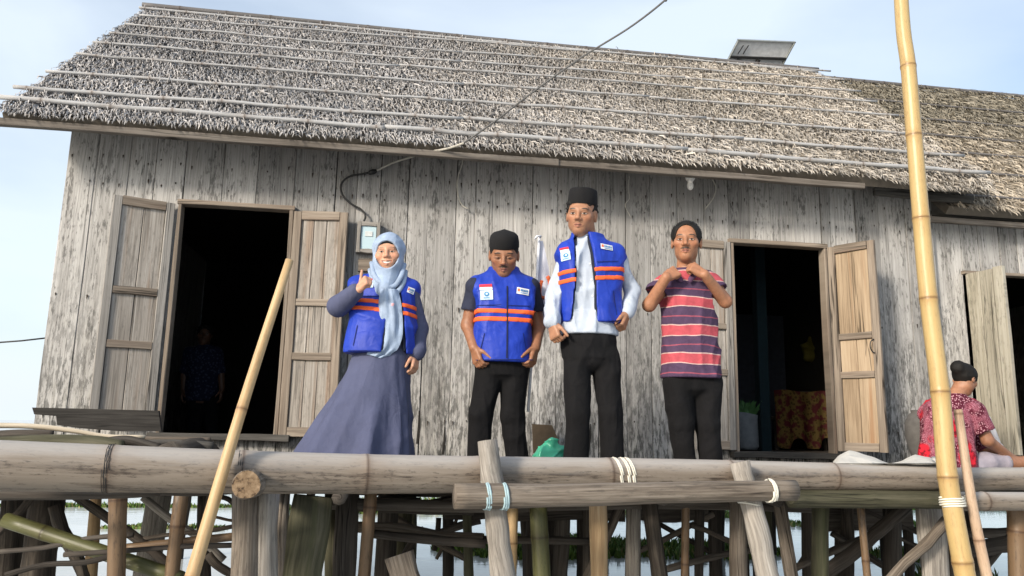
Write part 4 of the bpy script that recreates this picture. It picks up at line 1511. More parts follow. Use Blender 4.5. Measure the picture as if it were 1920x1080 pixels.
def wave(seed, n, fmin, fmax, aniso=(1, 1, 1)):
    r = np.random.RandomState(seed)
    K = [(nrm(r.normal(size=3)) * r.uniform(fmin, fmax) * np.array(aniso), r.uniform(0, 6.28), r.uniform(.5, 1)) for _ in range(n)]

    def f(X, Y, Z):
        o = 0
        for kv, ph, a in K:
            o = o + a * np.sin(kv[0] * X + kv[1] * Y + kv[2] * Z + ph)
        return o / (.7 * n ** .5 * 1.2)
    return f


def wrinkle(g, seed, amp, fmin=25, fmax=70, aniso=(1, 1, .45), n=4):
    """sharp cloth creases: ridged waves that come and go over the garment"""
    near = np.argwhere(np.abs(g.D) < .035)
    if not len(near):
        return
    x, y, z = (g.lo[i] + near[:, i] * g.h for i in range(3))
    r = np.random.RandomState(seed)
    v = 0
    for q in range(n):
        kv = nrm(r.normal(size=3) * np.array([1, .7, 1])) * r.uniform(fmin, fmax) * np.array(aniso)
        lo_ = nrm(r.normal(size=3)) * r.uniform(7, 13)
        ph = kv[0] * x + kv[1] * y + kv[2] * z + r.uniform(0, 6) + .9 * np.sin(z * r.uniform(6, 12) + x * 5 + r.uniform(0, 6))
        mask = np.clip(.25 + .9 * np.sin(lo_[0] * x + lo_[1] * y + lo_[2] * z + r.uniform(0, 6)), 0, 1)
        v = v + mask * ((1 - np.abs(np.sin(ph * .5))) ** 2 - .25)
    g.D[near[:, 0], near[:, 1], near[:, 2]] -= (amp * v).astype(np.float32)


def SKIN(name, rough=.5):
    m, nt, b = newmat(name, rough, .4)
    at = node(nt, 'ShaderNodeAttribute', dict(attribute_name='Col'))
    tc = node(nt, 'ShaderNodeTexCoord')
    n1 = node(nt, 'ShaderNodeTexNoise', Vector=tc.outputs['Object'], Scale=45, Detail=5, Roughness=.65).outputs[0]
    col = mix(nt, 1.0, at.outputs[0], ramp(nt, n1, [(.3, .86), (.7, 1.12)]), 'MULTIPLY')
    nt.links.new(col, b.inputs['Base Color'])
    b.inputs['Subsurface Weight'].default_value = .08
    b.inputs['Subsurface Radius'].default_value = (.012, .005, .003)
    b.inputs['Subsurface Scale'].default_value = .6
    bp = node(nt, 'ShaderNodeBump', Strength=.12, Distance=.004, Height=n1)
    nt.links.new(bp.outputs[0], b.inputs['Normal'])
    return m


SKINM = SKIN('skin')
HAIRM = plain('black_hair', (.010, .009, .008), .7, .25)
VEST = cloth_mat('blue_vest_cloth', (.014, .042, .36), rough=.42, var=.12, bump=.35)
VESTIN = cloth_mat('vest_lining', (.012, .016, .03), rough=.8)
ORANGE = cloth_mat('orange_band', (.80, .13, .035), rough=.6, var=.06, bump=.15)
BLACKT = cloth_mat('black_trousers', (.0045, .0045, .0055), rough=.9, var=.25, bump=.4, cs=(1, 1, .4), csc=5)
NAVY = cloth_mat('navy_shirt', (.022, .026, .048), rough=.85, bump=.4)
WHITES = cloth_mat('pale_blue_white_shirt', (.41, .465, .55), rough=.8, var=.06, bump=.4)
DRESS = cloth_mat('grey_blue_dress', (.072, .082, .145), rough=.85, var=.08, bump=.3, crease=.7, cs=(1, 1, .06), csc=6)
HIJAB = cloth_mat('pale_blue_scarf', (.29, .37, .50), rough=.6, var=.14, scale=14, bump=.35)
FELT = cloth_mat('black_felt', (.010, .010, .011), rough=.95, var=.2, bump=.2)
LILAC = cloth_mat('lilac_cloth', (.36, .33, .38), rough=.9)


def striped_polo(z0, period):
    m, nt, b = newmat('striped_polo_cloth', .85, .2)
    geo = node(nt, 'ShaderNodeNewGeometry')
    tc = node(nt, 'ShaderNodeTexCoord')
    s3 = node(nt, 'ShaderNodeSeparateXYZ', Vector=geo.outputs['Position'])
    wv = node(nt, 'ShaderNodeTexNoise', Vector=geo.outputs['Position'], Scale=5, Detail=2).outputs[0]
    z = math_n(nt, 'ADD', s3.outputs[2], math_n(nt, 'MULTIPLY', wv, .035))
    q = math_n(nt, 'FRACT', math_n(nt, 'DIVIDE', math_n(nt, 'SUBTRACT', z, z0), period))
    red, pur, lt, pk = (.42, .075, .095), (.07, .042, .085), (.50, .35, .33), (.28, .07, .105)
    c = ramp(nt, q, [(0.0, lt), (.035, red), (.37, lt), (.41, pur), (.66, pk), (.70, pur)], 'CONSTANT')
    n3 = node(nt, 'ShaderNodeTexNoise', Vector=tc.outputs['Object'], Scale=30, Detail=4, Distortion=.5).outputs[0]
    c = mix(nt, 1.0, c, ramp(nt, n3, [(.3, .85), (.7, 1.1)]), 'MULTIPLY')
    nt.links.new(c, b.inputs['Base Color'])
    bp = node(nt, 'ShaderNodeBump', Strength=.35, Distance=.012, Height=n3)
    nt.links.new(bp.outputs[0], b.inputs['Normal'])
    return m


def batik():
    m, nt, b = newmat('red_batik_cloth', .85, .2)
    tc = node(nt, 'ShaderNodeTexCoord')
    mp_ = node(nt, 'ShaderNodeMapping', Vector=tc.outputs['Object'], Scale=(1, 1, 1))
    big = node(nt, 'ShaderNodeTexNoise', Vector=mp_.outputs[0], Scale=9, Detail=2, Distortion=.4).outputs[0]
    vo = node(nt, 'ShaderNodeTexVoronoi', Vector=mp_.outputs[0], Scale=75)
    ln = node(nt, 'ShaderNodeTexNoise', Vector=mp_.outputs[0], Scale=70, Detail=3, Distortion=2.5).outputs[0]
    dots = ramp(nt, vo.outputs['Distance'], [(.30, (.50, .26, .30)), (.42, (.085, .010, .024))])
    lines = ramp(nt, ln, [(.42, (.13, .012, .03)), (.52, (.46, .20, .25)), (.60, (.17, .015, .04))])
    c = mix(nt, ramp(nt, big, [(.44, 0.0), (.52, 1.0)]), dots, lines)
    bl = node(nt, 'ShaderNodeTexVoronoi', Vector=mp_.outputs[0], Scale=5.5)
    fl = ramp(nt, bl.outputs['Distance'], [(.36, 1.0), (.46, 0.0)])
    rr = node(nt, 'ShaderNodeTexNoise', Vector=mp_.outputs[0], Scale=40, Detail=2).outputs[0]
    redc = ramp(nt, rr, [(.42, (.16, .008, .016)), (.50, (.52, .018, .035))])
    c = mix(nt, fl, c, redc)
    nt.links.new(c, b.inputs['Base Color'])
    return m


def blob(name, prims, lo, hi, h, mat, parent=None, infl=0.0, k=None, post=None, sm=1):
    g = Grid(lo, hi, h)
    for p in prims:
        g.add(p, infl, k)
    if post:
        post(g)
    V, Q = snets(g.D, g.lo, g.h)
    return quick_mesh(name, V, Q, mat, parent, smooth_it=sm), g


def clip_z(g, zmin=None, zmax=None):
    X, Y, Z = g.xyz()
    if zmin is not None:
        np.maximum(g.D, zmin - Z, out=g.D, casting='unsafe')
    if zmax is not None:
        np.maximum(g.D, Z - zmax, out=g.D, casting='unsafe')


def drape(name, obj, rect, mat, parent, nx=8, nz=8, off=.004, tilt=0.0, y0=None, shape=None):
    """small patch laid on the front of a garment; rect = x0, z0, x1, z1 (world)"""
    me = obj.data
    bvh = BVHTree.FromPolygons([v.co for v in me.vertices], [tuple(p.vertices) for p in me.polygons])
    x0, z0, x1, z1 = rect
    cx, cz = (x0 + x1) / 2, (z0 + z1) / 2
    ct, sn = math.cos(tilt), math.sin(tilt)
    V, Fc = [], []
    if shape is None:
        shape = [(i / nx, j / nz) for j in range(nz + 1) for i in range(nx + 1)]
        Fc = [(j * (nx + 1) + i, j * (nx + 1) + i + 1, (j + 1) * (nx + 1) + i + 1, (j + 1) * (nx + 1) + i) for j in range(nz) for i in range(nx)]
    else:
        m_ = len(shape)
        shape = [(sum(p[0] for p in shape) / m_, sum(p[1] for p in shape) / m_)] + shape
        Fc = [(0, 1 + i, 1 + (i + 1) % m_) for i in range(m_)]
    last = None
    for (u, v) in shape:
        dx, dz = (u - .5) * (x1 - x0), (v - .5) * (z1 - z0)
        x, z = cx + dx * ct - dz * sn, cz + dx * sn + dz * ct
        hit = bvh.ray_cast(Vector((x, 2.0, z)), Vector((0, 1, 0)))
        y = hit[0].y if hit[0] is not None else (last if last is not None else (y0 or 4.5))
        last = y
        V.append((x, y - off, z))
    # even out small ripples so that the patch lies flat on the cloth
    ys = np.array([p[1] for p in V])
    A = np.array([[p[0], p[2], 1] for p in V])
    fit = A @ np.linalg.lstsq(A, ys, rcond=None)[0]
    ys = np.minimum(ys, fit + .002) * .5 + .5 * np.minimum(ys, fit)
    V = [(p[0], yy_, p[2]) for p, yy_ in zip(V, ys)]
    return mk(name, V, Fc, mat, parent, True)


RED = plain('patch_red', (.55, .03, .05), .7)
WHITEP = plain('patch_white', (.74, .76, .78), .7)
LBLUE = plain('patch_light_blue', (.50, .66, .78), .7)
MBLUE = plain('patch_blue', (.05, .20, .42), .7)
ORP = plain('patch_orange', (.75, .16, .06), .7)


def badges(person, vest, Y, fl, lab, tl=0.0, tr=0.0):
    """red-white flag with emblem below, and name label; rectangles in photo pixels x0,y0(top),x1,y1"""
    def rc(r):
        a, b = P(r[0], r[3], Y), P(r[2], r[1], Y)
        return (a[0], a[2], b[0], b[2])
    if fl:
        x0, z0, x1, z1 = rc(fl)
        hh = z1 - z0
        drape('flag_patch', vest, (x0, z1 - hh * .19, x1, z1), RED, vest, off=.006, tilt=tl)
        drape('flag_patch', vest, (x0 + .002, z1 - hh * .37, x1 + .002, z1 - hh * .19), WHITEP, vest, off=.0055, tilt=tl)
        em = drape('emblem_patch', vest, (x0 + .006, z0, x1 + .006, z1 - hh * .40), LBLUE, vest, off=.006, tilt=tl)
        cx, cz, r = (x0 + x1) / 2 + .006, z0 + hh * .36, hh * .15
        circ = [(.5 + .5 * math.cos(t), .5 + .5 * math.sin(t)) for t in np.linspace(0, 6.283, 17)[:-1]]
        drape('emblem', vest, (cx - r, cz - r, cx + r, cz + r), MBLUE, vest, off=.009, tilt=tl, shape=circ)
        drape('emblem', vest, (cx - r * .5, cz - r * .4, cx + r * .5, cz + r * .5), LBLUE, vest, off=.0115, tilt=tl, shape=circ)
        drape('emblem', vest, (cx - r * 1.2, cz - r * 1.75, cx + r * 1.2, cz - r * 1.45), MBLUE, vest, nx=3, nz=1, off=.009, tilt=tl)
    if lab:
        x0, z0, x1, z1 = rc(lab)
        drape('name_label', vest, (x0, z0, x1, z1), WHITEP, vest, off=.006, tilt=tr)
        w, hh = x1 - x0, z1 - z0
        cx, cz = (x0 + x1) / 2, (z0 + z1) / 2

        def mark(u0, v0, u1, v1, mt):
            du, dv = ((u0 + u1) / 2 - .5) * w, ((v0 + v1) / 2 - .5) * hh
            mx, mz = cx + du * math.cos(tr) - dv * math.sin(tr), cz + du * math.sin(tr) + dv * math.cos(tr)
            drape('label_mark', vest, (mx - (u1 - u0) * w / 2, mz - (v1 - v0) * hh / 2, mx + (u1 - u0) * w / 2, mz + (v1 - v0) * hh / 2), mt, vest, nx=3, nz=2, off=.009, tilt=tr)
        mark(.07, .38, .24, .82, ORP)
        for i in range(5):
            mark(.31 + i * .13, .42, .31 + i * .13 + .085, .78, MBLUE)
        mark(.30, .16, .94, .27, MBLUE)


def torso_rows(cx, cy, zn, zs, zc, zw, zh, zb, ws=.17, wc=.155, ww=.14, wh=.155, dc=.11, dw=.10, dh=.11, dx=0.0):
    """neck base, shoulder, chest, waist, hip, bottom"""
    return [(zb, cx + dx, cy, wh * .92, dh * .95), (zh, cx + dx, cy, wh, dh), (zw, cx + dx * .5, cy, ww, dw), (zc, cx, cy - .005, wc, dc), (zs, cx, cy + .005, ws, dc * .82),
            (zs + (zn - zs) * .55, cx, cy + .012, ws * .62, .075), (zn, cx, cy + .015, .060, .058)]


def Z(px, py, Y):
    return float(P(px, py, Y)[2])

# ------------------------------------------------------------------ the people
def bnds(prims, m):
    lo = np.min([p.bounds()[0] for p in prims], axis=0) - m
    hi = np.max([p.bounds()[1] for p in prims], axis=0) + m
    return lo, hi


def arm_prims(sh, el, wr, ru=.050, re=.040, rw=.028):
    return Cap(sh, el, ru, re, .03), Cap(el, wr, re, rw, .02)


def leg_prims(hip, kn, an, rt=.085, rk=.056, ra=.04):
    return Cap(hip, kn, rt, rk, .03), Cap(kn, an, rk, ra, .02)


def make_body(label, cat, loc, prims, head, hands, skin, lips, hair, h=.006, smile=False, moust=0, beard=0, brow=1, ears=True, thin=1.0, group=None, eye=.72):
    lo, hi = bnds(prims, .05)
    hl, hh_ = head.c - .17, head.c + .17
    lo, hi = np.minimum(lo, hl), np.maximum(hi, hh_)
    for hd in hands:
        lo, hi = np.minimum(lo, np.asarray(hd['wrist']) - .21), np.maximum(hi, np.asarray(hd['wrist']) + .21)
    g = Grid(lo, hi, h)
    for p in prims:
        g.add(p, -.018 if (isinstance(p, Stack) or p.ra > .075) else 0.0)
    # leave the head and hands to finer grids that share the neck and wrists
    g.add(Ell(head.c, (.06, .06, .06)))
    parts = [snets(g.D, g.lo, g.h)]
    fine = h * .55
    gh = Grid(head.c - .155, head.c + .155, h * .38)
    for p in prims:
        if isinstance(p, Cap) and np.linalg.norm(p.a - head.c) < .16 and p.ra < .075 and p.ra > .04:
            gh.add(Cap(p.a, p.a * .3 + p.b * .7, p.ra + .001, p.rb + .001, p.k))
    head.build(gh, smile=smile, ears=ears, thin=thin, eye=eye)
    parts.append(snets(gh.D, gh.lo, gh.h))
    for hd_ in hands:
        w_ = np.asarray(hd_['wrist'], float)
        gw = Grid(w_ - .2, w_ + .2, fine * 1.15)
        for p in prims:
            if isinstance(p, Cap) and np.linalg.norm(p.b - w_) < .01:
                gw.add(Cap(p.b * .8 + p.a * .2, p.b, p.rb * .8 + p.ra * .2 + .001, p.rb + .001, .01))
        hand(gw, **hd_)
        parts.append(snets(gw.D, gw.lo, gw.h))
    Vs, Qs, off = [], [], 0
    for V_, Q_ in parts:
        Vs.append(V_)
        Qs.append(np.asarray(Q_) + off)
        off += len(V_)
    V, Q = np.vstack(Vs), np.vstack(Qs)
    C = head.paint(V, skin, lips, hair, moust, smile, beard, brow, eye)
    o = quick_mesh('person', V, Q, SKINM, None, C, smooth_it=1, sw=.25)
    loc = np.asarray(loc, float)
    o.data.transform(Matrix.Translation(-Vector([float(v) for v in loc])))
    o.location = [float(v) for v in loc]
    tag(o, label, cat, group)
    return o


def garment(name, prims, mat, parent, infl, h=.007, wr=None, clip=None, cut=None, k=None, sm=1):
    lo, hi = bnds(prims, infl + .045)
    g = Grid(lo, hi, h)
    for p in prims:
        g.add(p, infl, k)
    if wr:
        for w in (wr if isinstance(wr, list) else [wr]):
            wrinkle(g, *w)
    if clip:
        clip_z(g, *clip)
    if cut:
        cut(g)
    V, Q = snets(g.D, g.lo, g.h)
    return quick_mesh(name, V, Q, mat, parent, smooth_it=sm), g


def bands(vobj, g, levels, parent, th=.022, slope=0.0, xc=0.0, cut=None):
    """orange bands running round the vest at the given heights"""
    X, Y, Z_ = g.xyz()
    for z in levels:
        g2 = Grid(g.lo, g.lo + (g.n - 1) * g.h, g.h)
        zz = Z_ - z - slope * (X - xc)
        g2.D = np.maximum(g.D - .005, np.abs(zz) - th / 2).astype(np.float32)
        if cut:
            cut(g2)
        V, Q = snets(g2.D, g2.lo, g2.h)
        if len(V):
            o = quick_mesh('orange_band', V, Q, ORANGE, vobj, smooth_it=0)
            o.location = (0, 0, 0)


def seams(vest, Y, lines):
    """stitched seams and pocket welts laid on the vest front; lines = (x0, y0, x1, y1) in photo pixels"""
    for (xa, ya, xb, yb_) in lines:
        A, B = P(xa, ya, Y - .12), P(xb, yb_, Y - .12)
        c, L_ = (A + B) / 2, math.hypot(B[0] - A[0], B[2] - A[2])
        t_ = math.atan2(B[2] - A[2], B[0] - A[0])
        drape('seam', vest, (c[0] - L_ / 2, c[2] - .0022, c[0] + L_ / 2, c[2] + .0022), SEAM, vest, nx=8, nz=1, off=.005, tilt=t_)


SEAM = plain('seam_thread', (.006, .014, .10), .8)


def open_front(x_left, x_right, ycut):
    """cut the vest open between two slanted front edges; each edge = [(z, x), ...]"""
    def f(g):
        X, Y, Z_ = g.xyz()
        zl = np.array(sorted(x_left))
        zr = np.array(sorted(x_right))
        z = Z_.ravel()
        xl = np.interp(z, zl[:, 0], zl[:, 1])[None, None, :]
        xr = np.interp(z, zr[:, 0], zr[:, 1])[None, None, :]
        slab = np.maximum(np.maximum(xl - X, X - xr), Y - ycut)     # negative inside the gap
        np.maximum(g.D, -slab, out=g.D, casting='unsafe')
    return f


MAN_SKIN, MAN_LIPS, HAIRC = (.27, .125, .068), (.25, .095, .07), (.012, .010, .009)

# ---- tall man, open vest over a pale shirt, black rimless cap
Y = 4.50
J = lambda x, y, d=0.0, Y_=Y: P(x, y, Y_ + d)
hd = Head(J(1090, 405, -.01), (Z(1090, 366, Y) - Z(1090, 443, Y)) / .229, rotm(-24, 8, 4))
tc_ = J(1106, 540)
zs = [Z(1106, v, Y) for v in (452, 476, 520, 580, 640, 680)]
tr = Stack(torso_rows(tc_[0] + .0, Y + .01, zs[0], zs[1], zs[2], zs[3], zs[4], zs[5], ws=.165, wc=.155, ww=.148, wh=.165))
shL, shR = J(1063, 478), J(1150, 476)
uaL, faL = arm_prims(shL, J(1040, 556, .03), J(1035, 606, -.05), .047, .041, .029)
uaR, faR = arm_prims(shR, J(1186, 545, .03), J(1176, 588, -.05), .047, .041, .029)
neck = Cap(J(1098, 425, .02), J(1102, 462, .02), .054, .060, .03)
trap = [Cap(J(1102, 458, .02), shL, .046, .044, .03), Cap(J(1102, 458, .02), shR, .046, .044, .03)]
lgL = leg_prims(J(1083, 668), J(1083, 775, -.01), J(1080, 900, .02), .092, .058, .042)
lgR = leg_prims(J(1134, 668), J(1145, 775, -.01), J(1150, 900, .02), .092, .058, .042)
feet = [Cap(J(1080, 905, .05), J(1076, 905, -.10), .035, .032, .02, (np.array([0, 0, 1]), 1.3)), Cap(J(1150, 905, .05), J(1156, 905, -.10), .035, .032, .02, (np.array([0, 0, 1]), 1.3))]
hands = [dict(wrist=J(1035, 606, -.05), d=(.22, -.25, -1), n=(.75, .5, .1), s_=(.4, -1, .2), curls=(48, 62, 35), thumb=(.55, -.35, -.75), sc=1.0),
         dict(wrist=J(1176, 588, -.05), d=(-.45, -.2, -1), n=(-.75, .5, .25), s_=(-.4, -1, .2), curls=(48, 62, 35), thumb=(-.65, -.35, -.75), sc=1.0)]
tall = make_body('tall man in black cap and open blue vest over a pale long-sleeved shirt', 'person', J(1112, 915),
                 [tr, uaL, faL, uaR, faR, neck] + trap + list(lgL) + list(lgR) + feet, hd, hands, (.33, .165, .095), (.28, .11, .08), HAIRC, beard=.35, moust=.25)
shirt, gs = garment('shirt', [tr, uaL, uaR, Cap(faL.a, faL.b * .93 + faL.a * .07, .044, .038), Cap(faR.a, faR.b * .93 + faR.a * .07, .044, .038),
                              Stack([(Z(1106, 640, Y), tc_[0], Y + .01, .172, .128), (Z(1106, 590, Y), tc_[0], Y + .01, .160, .118)])] + trap, WHITES, tall, .010,
                    wr=[(3, 0.0156, 22, 60, (1, 1, .5)), (4, 0.0048, 60, 120, (1, 1, .7))], clip=(Z(1106, 629, Y), Z(1100, 446, Y)))
collar = garment('collar', [Stack([(Z(1100, 466, Y), J(1100, 466)[0], Y + .02, .078, .075), (Z(1100, 440, Y), J(1098, 440)[0], Y + .02, .068, .068)], k=0)], WHITES, tall, .0, h=.006,
                 cut=lambda g: g.add(Cap(J(1094, 438, -.09), J(1096, 480, -.10), .022, .005, 0), op='s'))
# shirt placket and buttons
for py in (500, 530, 560, 590):
    c = J(1099 + (py - 500) * .06, py)
    drape('button', shirt, (c[0] - .005, c[2] - .005, c[0] + .005, c[2] + .005), WHITEP, shirt, nx=2, nz=2, off=.004)
vt = Stack([(Z(1106, 612, Y), tc_[0], Y + .01, .168, .125), (Z(1106, 570, Y), tc_[0], Y + .01, .168, .125), (zs[2], tc_[0], Y, .172, .122), (Z(1106, 480, Y), tc_[0], Y + .01, .178, .10),
            (Z(1106, 462, Y), tc_[0], Y + .015, .12, .085), (Z(1106, 447, Y), tc_[0] - .01, Y + .02, .076, .072)], p=2.3)
vtrap = [Cap(J(1102, 462, .02), J(1062, 475), .050, .048, .03), Cap(J(1102, 462, .02), J(1152, 474), .050, .048, .03)]
e = lambda *pts: [(Z(1106, y, Y), float(P(x, y, Y - .1)[0])) for x, y in pts]
cutv = open_front(e((1082, 440), (1078, 480), (1077, 540), (1070, 620)), e((1106, 440), (1112, 480), (1116, 540), (1118, 620)), Y + .015)
vest, gv = garment('vest', [vt] + vtrap, VEST, tall, .020, wr=[(8, 0.0130, 18, 50, (1, 1, .35)), (9, 0.0048, 50, 110, (1, 1, .6))],
                   clip=(Z(1106, 608, Y), None), cut=cutv)
garment('vest_lining', [vt] + vtrap, VESTIN, tall, .008, clip=(Z(1106, 604, Y), None),
        cut=open_front(e((1088, 440), (1083, 480), (1081, 540), (1073, 620)), e((1102, 440), (1108, 480), (1113, 540), (1115, 620)), Y + .015))
bands(vest, gv, [Z(1140, 511, Y), Z(1140, 527, Y)], vest, th=.027, slope=.10, xc=float(J(1140, 511)[0]))
seams(vest, Y, [(1118, 492, 1162, 488), (1150, 545, 1158, 590), (1122, 604, 1160, 602)])
badges(tall, vest, Y - .12, (1053, 461, 1068, 486), (1127, 457, 1152, 466), .12, -.02)
trs, gt = garment('trousers', [Stack([(Z(1108, 668, Y), tc_[0] + .005, Y + .01, .150, .100), (Z(1108, 640, Y), tc_[0], Y + .01, .162, .115), (Z(1108, 622, Y), tc_[0], Y + .01, .150, .105)]),
                               Ell((lgL[0].a + lgR[0].a) / 2 - np.array([0, 0, .02]), (.12, .09, .07), None, .03), Cap(lgL[0].a, lgL[0].b, .078, .060), Cap(lgL[1].a, lgL[1].b, .060, .064), Cap(lgR[0].a, lgR[0].b, .078, .060), Cap(lgR[1].a, lgR[1].b, .060, .064)],
                  BLACKT, tall, .010, wr=[(12, 0.0086, 18, 45, (1, 1, .55)), (13, .003, 50, 90)], clip=(DZ + .03, None))


def peci(head, parent, zlo, zhi, rx, ry, R, name='cap', dome=False, yo=.012):
    """stiff oval cap: flat-topped or domed"""
    rows = []
    N_ = 28
    prof = [(zlo, 1.0), (zlo + .004, 1.02), ((zlo + zhi) / 2, .99), (zhi - .006, .95), (zhi, .91)]
    if dome:
        prof = [(zlo, 1.0), (zlo + .005, 1.02), (zlo + (zhi - zlo) * .45, 1.0), (zlo + (zhi - zlo) * .72, .93), (zlo + (zhi - zlo) * .9, .74), (zhi, .40)]
    V = []
    for (z, s_) in prof:
        for j in range(N_):
            t = 2 * math.pi * j / N_
            p = np.array([rx * s_ * math.cos(t), ry * s_ * math.sin(t) + yo, z])
            V.append(head.c + (p * head.hs) @ R)
    Fc = []
    for i in range(len(prof) - 1):
        for j in range(N_):
            Fc.append((i * N_ + j, i * N_ + (j + 1) % N_, (i + 1) * N_ + (j + 1) % N_, (i + 1) * N_ + j))
    c = len(V)
    V.append(head.c + (np.array([0, yo, zhi + (.012 if dome else -.012)]) * head.hs) @ R)
    b = (len(prof) - 1) * N_
    for j in range(N_):
        Fc.append((b + j, b + (j + 1) % N_, c))
    o = mk(name, V, Fc, FELT, parent, True)
    return o


def hair_shell(head, parent, amt=.008, cuts=(), mat=None, extra=(), seed=2, rough=.012):
    prims = [head.ell((0, .016, .037), (.077, .095, .083), 0)] + list(extra)

    def cut(g):
        for c_ in cuts:
            g.add(c_, op='s', k=.006)
    return garment('hair', prims, mat or HAIRM, parent, amt, h=.005, wr=[(seed, rough, 90, 200, (1, 1, 1))], cut=cut)[0]


def strands(head, parent, n, seed, ok, length=.028, wid=.0011):
    """short hairs over the scalp so that the hairline is ragged"""
    rs = np.random.RandomState(seed)
    V, Fc = [], []
    while len(Fc) < n:
        d = nrm(rs.normal(size=3))
        p = np.array([0, .016, .037]) + d * np.array([.080, .098, .086])
        if not ok(p):
            continue
        flow = np.array([d[0] * .8, .35 + .3 * rs.normal(), -.55 - .4 * (d[2] < .2)]) if d[2] < .75 else np.array([d[0], -.35 + .5 * rs.normal(), .2])
        t = nrm(flow - d * np.dot(flow, d) + d * rs.uniform(.12, .5) + rs.normal(size=3) * .25)
        L_ = length * rs.uniform(.5, 1.1)
        sd = nrm(np.cross(t, d)) * wid
        q = p - d * .004
        b = len(V)
        for w_ in (q - sd, q + sd, q + t * L_ * .6 + d * .002, q + t * L_):
            V.append(head.c + (w_ * head.hs) @ head.R)
        Fc.append((b, b + 1, b + 2))
        Fc.append((b + 1, b + 3, b + 2))
    o = mk('hair_strands', V, Fc, HAIRM, parent)
    o['kind'] = 'stuff'


hair_shell(hd, tall, .004, [hd.ell((0, -.10, -.03), (.10, .10, .10), 0), Ell(hd.w(0, 0, -.14), np.array([.12, .13, .12]) * hd.hs, hd.R, 0)])
peci(hd, tall, .052, .142, .080, .097, rotm(-24, 3, 4))

# ---- shorter man looking down, closed vest, domed black cap
Y = 4.75
J = lambda x, y, d=0.0, Y_=Y: P(x, y, Y_ + d)
hd = Head(J(945, 480, -.05), (Z(945, 440, Y) - Z(945, 516, Y)) / .229, rotm(-9, 22, 0))
tx = float(J(944, 580)[0])
zs = [Z(944, v, Y) for v in (514, 536, 580, 630, 680, 705)]
tr = Stack(torso_rows(tx, Y + .01, *zs, ws=.165, wc=.155, ww=.15, wh=.155))
shL, shR = J(892, 537), J(994, 539)
uaL, faL = arm_prims(shL, J(877, 610, .03), J(889, 652, -.07), .047, .041, .030)
uaR, faR = arm_prims(shR, J(1010, 612, .03), J(1004, 652, -.07), .047, .041, .030)
neck = Cap(J(944, 500, .0), J(944, 524, .02), .053, .060, .03)
trap = [Cap(J(944, 520, .02), shL, .046, .044, .03), Cap(J(944, 520, .02), shR, .046, .044, .03)]
lgL = leg_prims(J(918, 690), J(902, 780, -.01), J(893, 905, .02), .088, .056, .042)
lgR = leg_prims(J(966, 690), J(960, 780, -.01), J(974, 905, .02), .088, .056, .042)
feet = [Cap(J(893, 908, .05), J(888, 908, -.10), .035, .032, .02), Cap(J(974, 908, .05), J(980, 908, -.10), .035, .032, .02)]
hands = [dict(wrist=J(889, 652, -.07), d=(.28, -.3, -1), n=(.8, .55, .1), s_=(.4, -1, .25), curls=(28, 45, 30), thumb=(.7, -.3, -.6), sc=1.0),
         dict(wrist=J(1004, 652, -.07), d=(-.28, -.3, -1), n=(-.8, .55, .1), s_=(-.4, -1, .25), curls=(28, 45, 30), thumb=(-.7, -.3, -.6), sc=1.0)]
oldm = make_body('man in round black cap and zipped blue vest with his head bowed', 'person', J(945, 915),
                 [tr, uaL, faL, uaR, faR, neck] + trap + list(lgL) + list(lgR) + feet, hd, hands, MAN_SKIN, MAN_LIPS, HAIRC, moust=.9, beard=.3, eye=.35)
shirt, _ = garment('shirt', [tr, Cap(uaL.a, uaL.a * .18 + uaL.b * .82, .046, .056), Cap(uaR.a, uaR.a * .18 + uaR.b * .82, .046, .056)] + trap, NAVY, oldm, .012,
                   wr=(5, .005, 25, 60), clip=(Z(944, 640, Y), Z(944, 514, Y)),
                   cut=lambda g: [g.add(Cap(p.a * .12 + p.b * .88, p.b + (p.b - p.a) * .5, .085, .085, 0), op='s', k=0) for p in (uaL, uaR)] and None)
vt = Stack([(Z(944, 684, Y), tx, Y + .0, .165, .13), (Z(944, 650, Y), tx, Y, .165, .128), (Z(944, 600, Y), tx, Y, .160, .122), (zs[2], tx, Y, .165, .118), (Z(944, 540, Y), tx, Y + .01, .180, .098),
            (Z(944, 524, Y), tx, Y + .015, .12, .085), (Z(944, 508, Y), tx, Y + .018, .072, .07)], p=2.4)
vtrap = [Cap(J(944, 522, .02), J(896, 535), .050, .048, .03), Cap(J(944, 522, .02), J(990, 537), .050, .048, .03)]


def vcut(g):
    # open collar
    g.add(Cap(J(944, 498, -.10), J(946, 540, -.115), .036, .004, 0), op='s', k=.004)


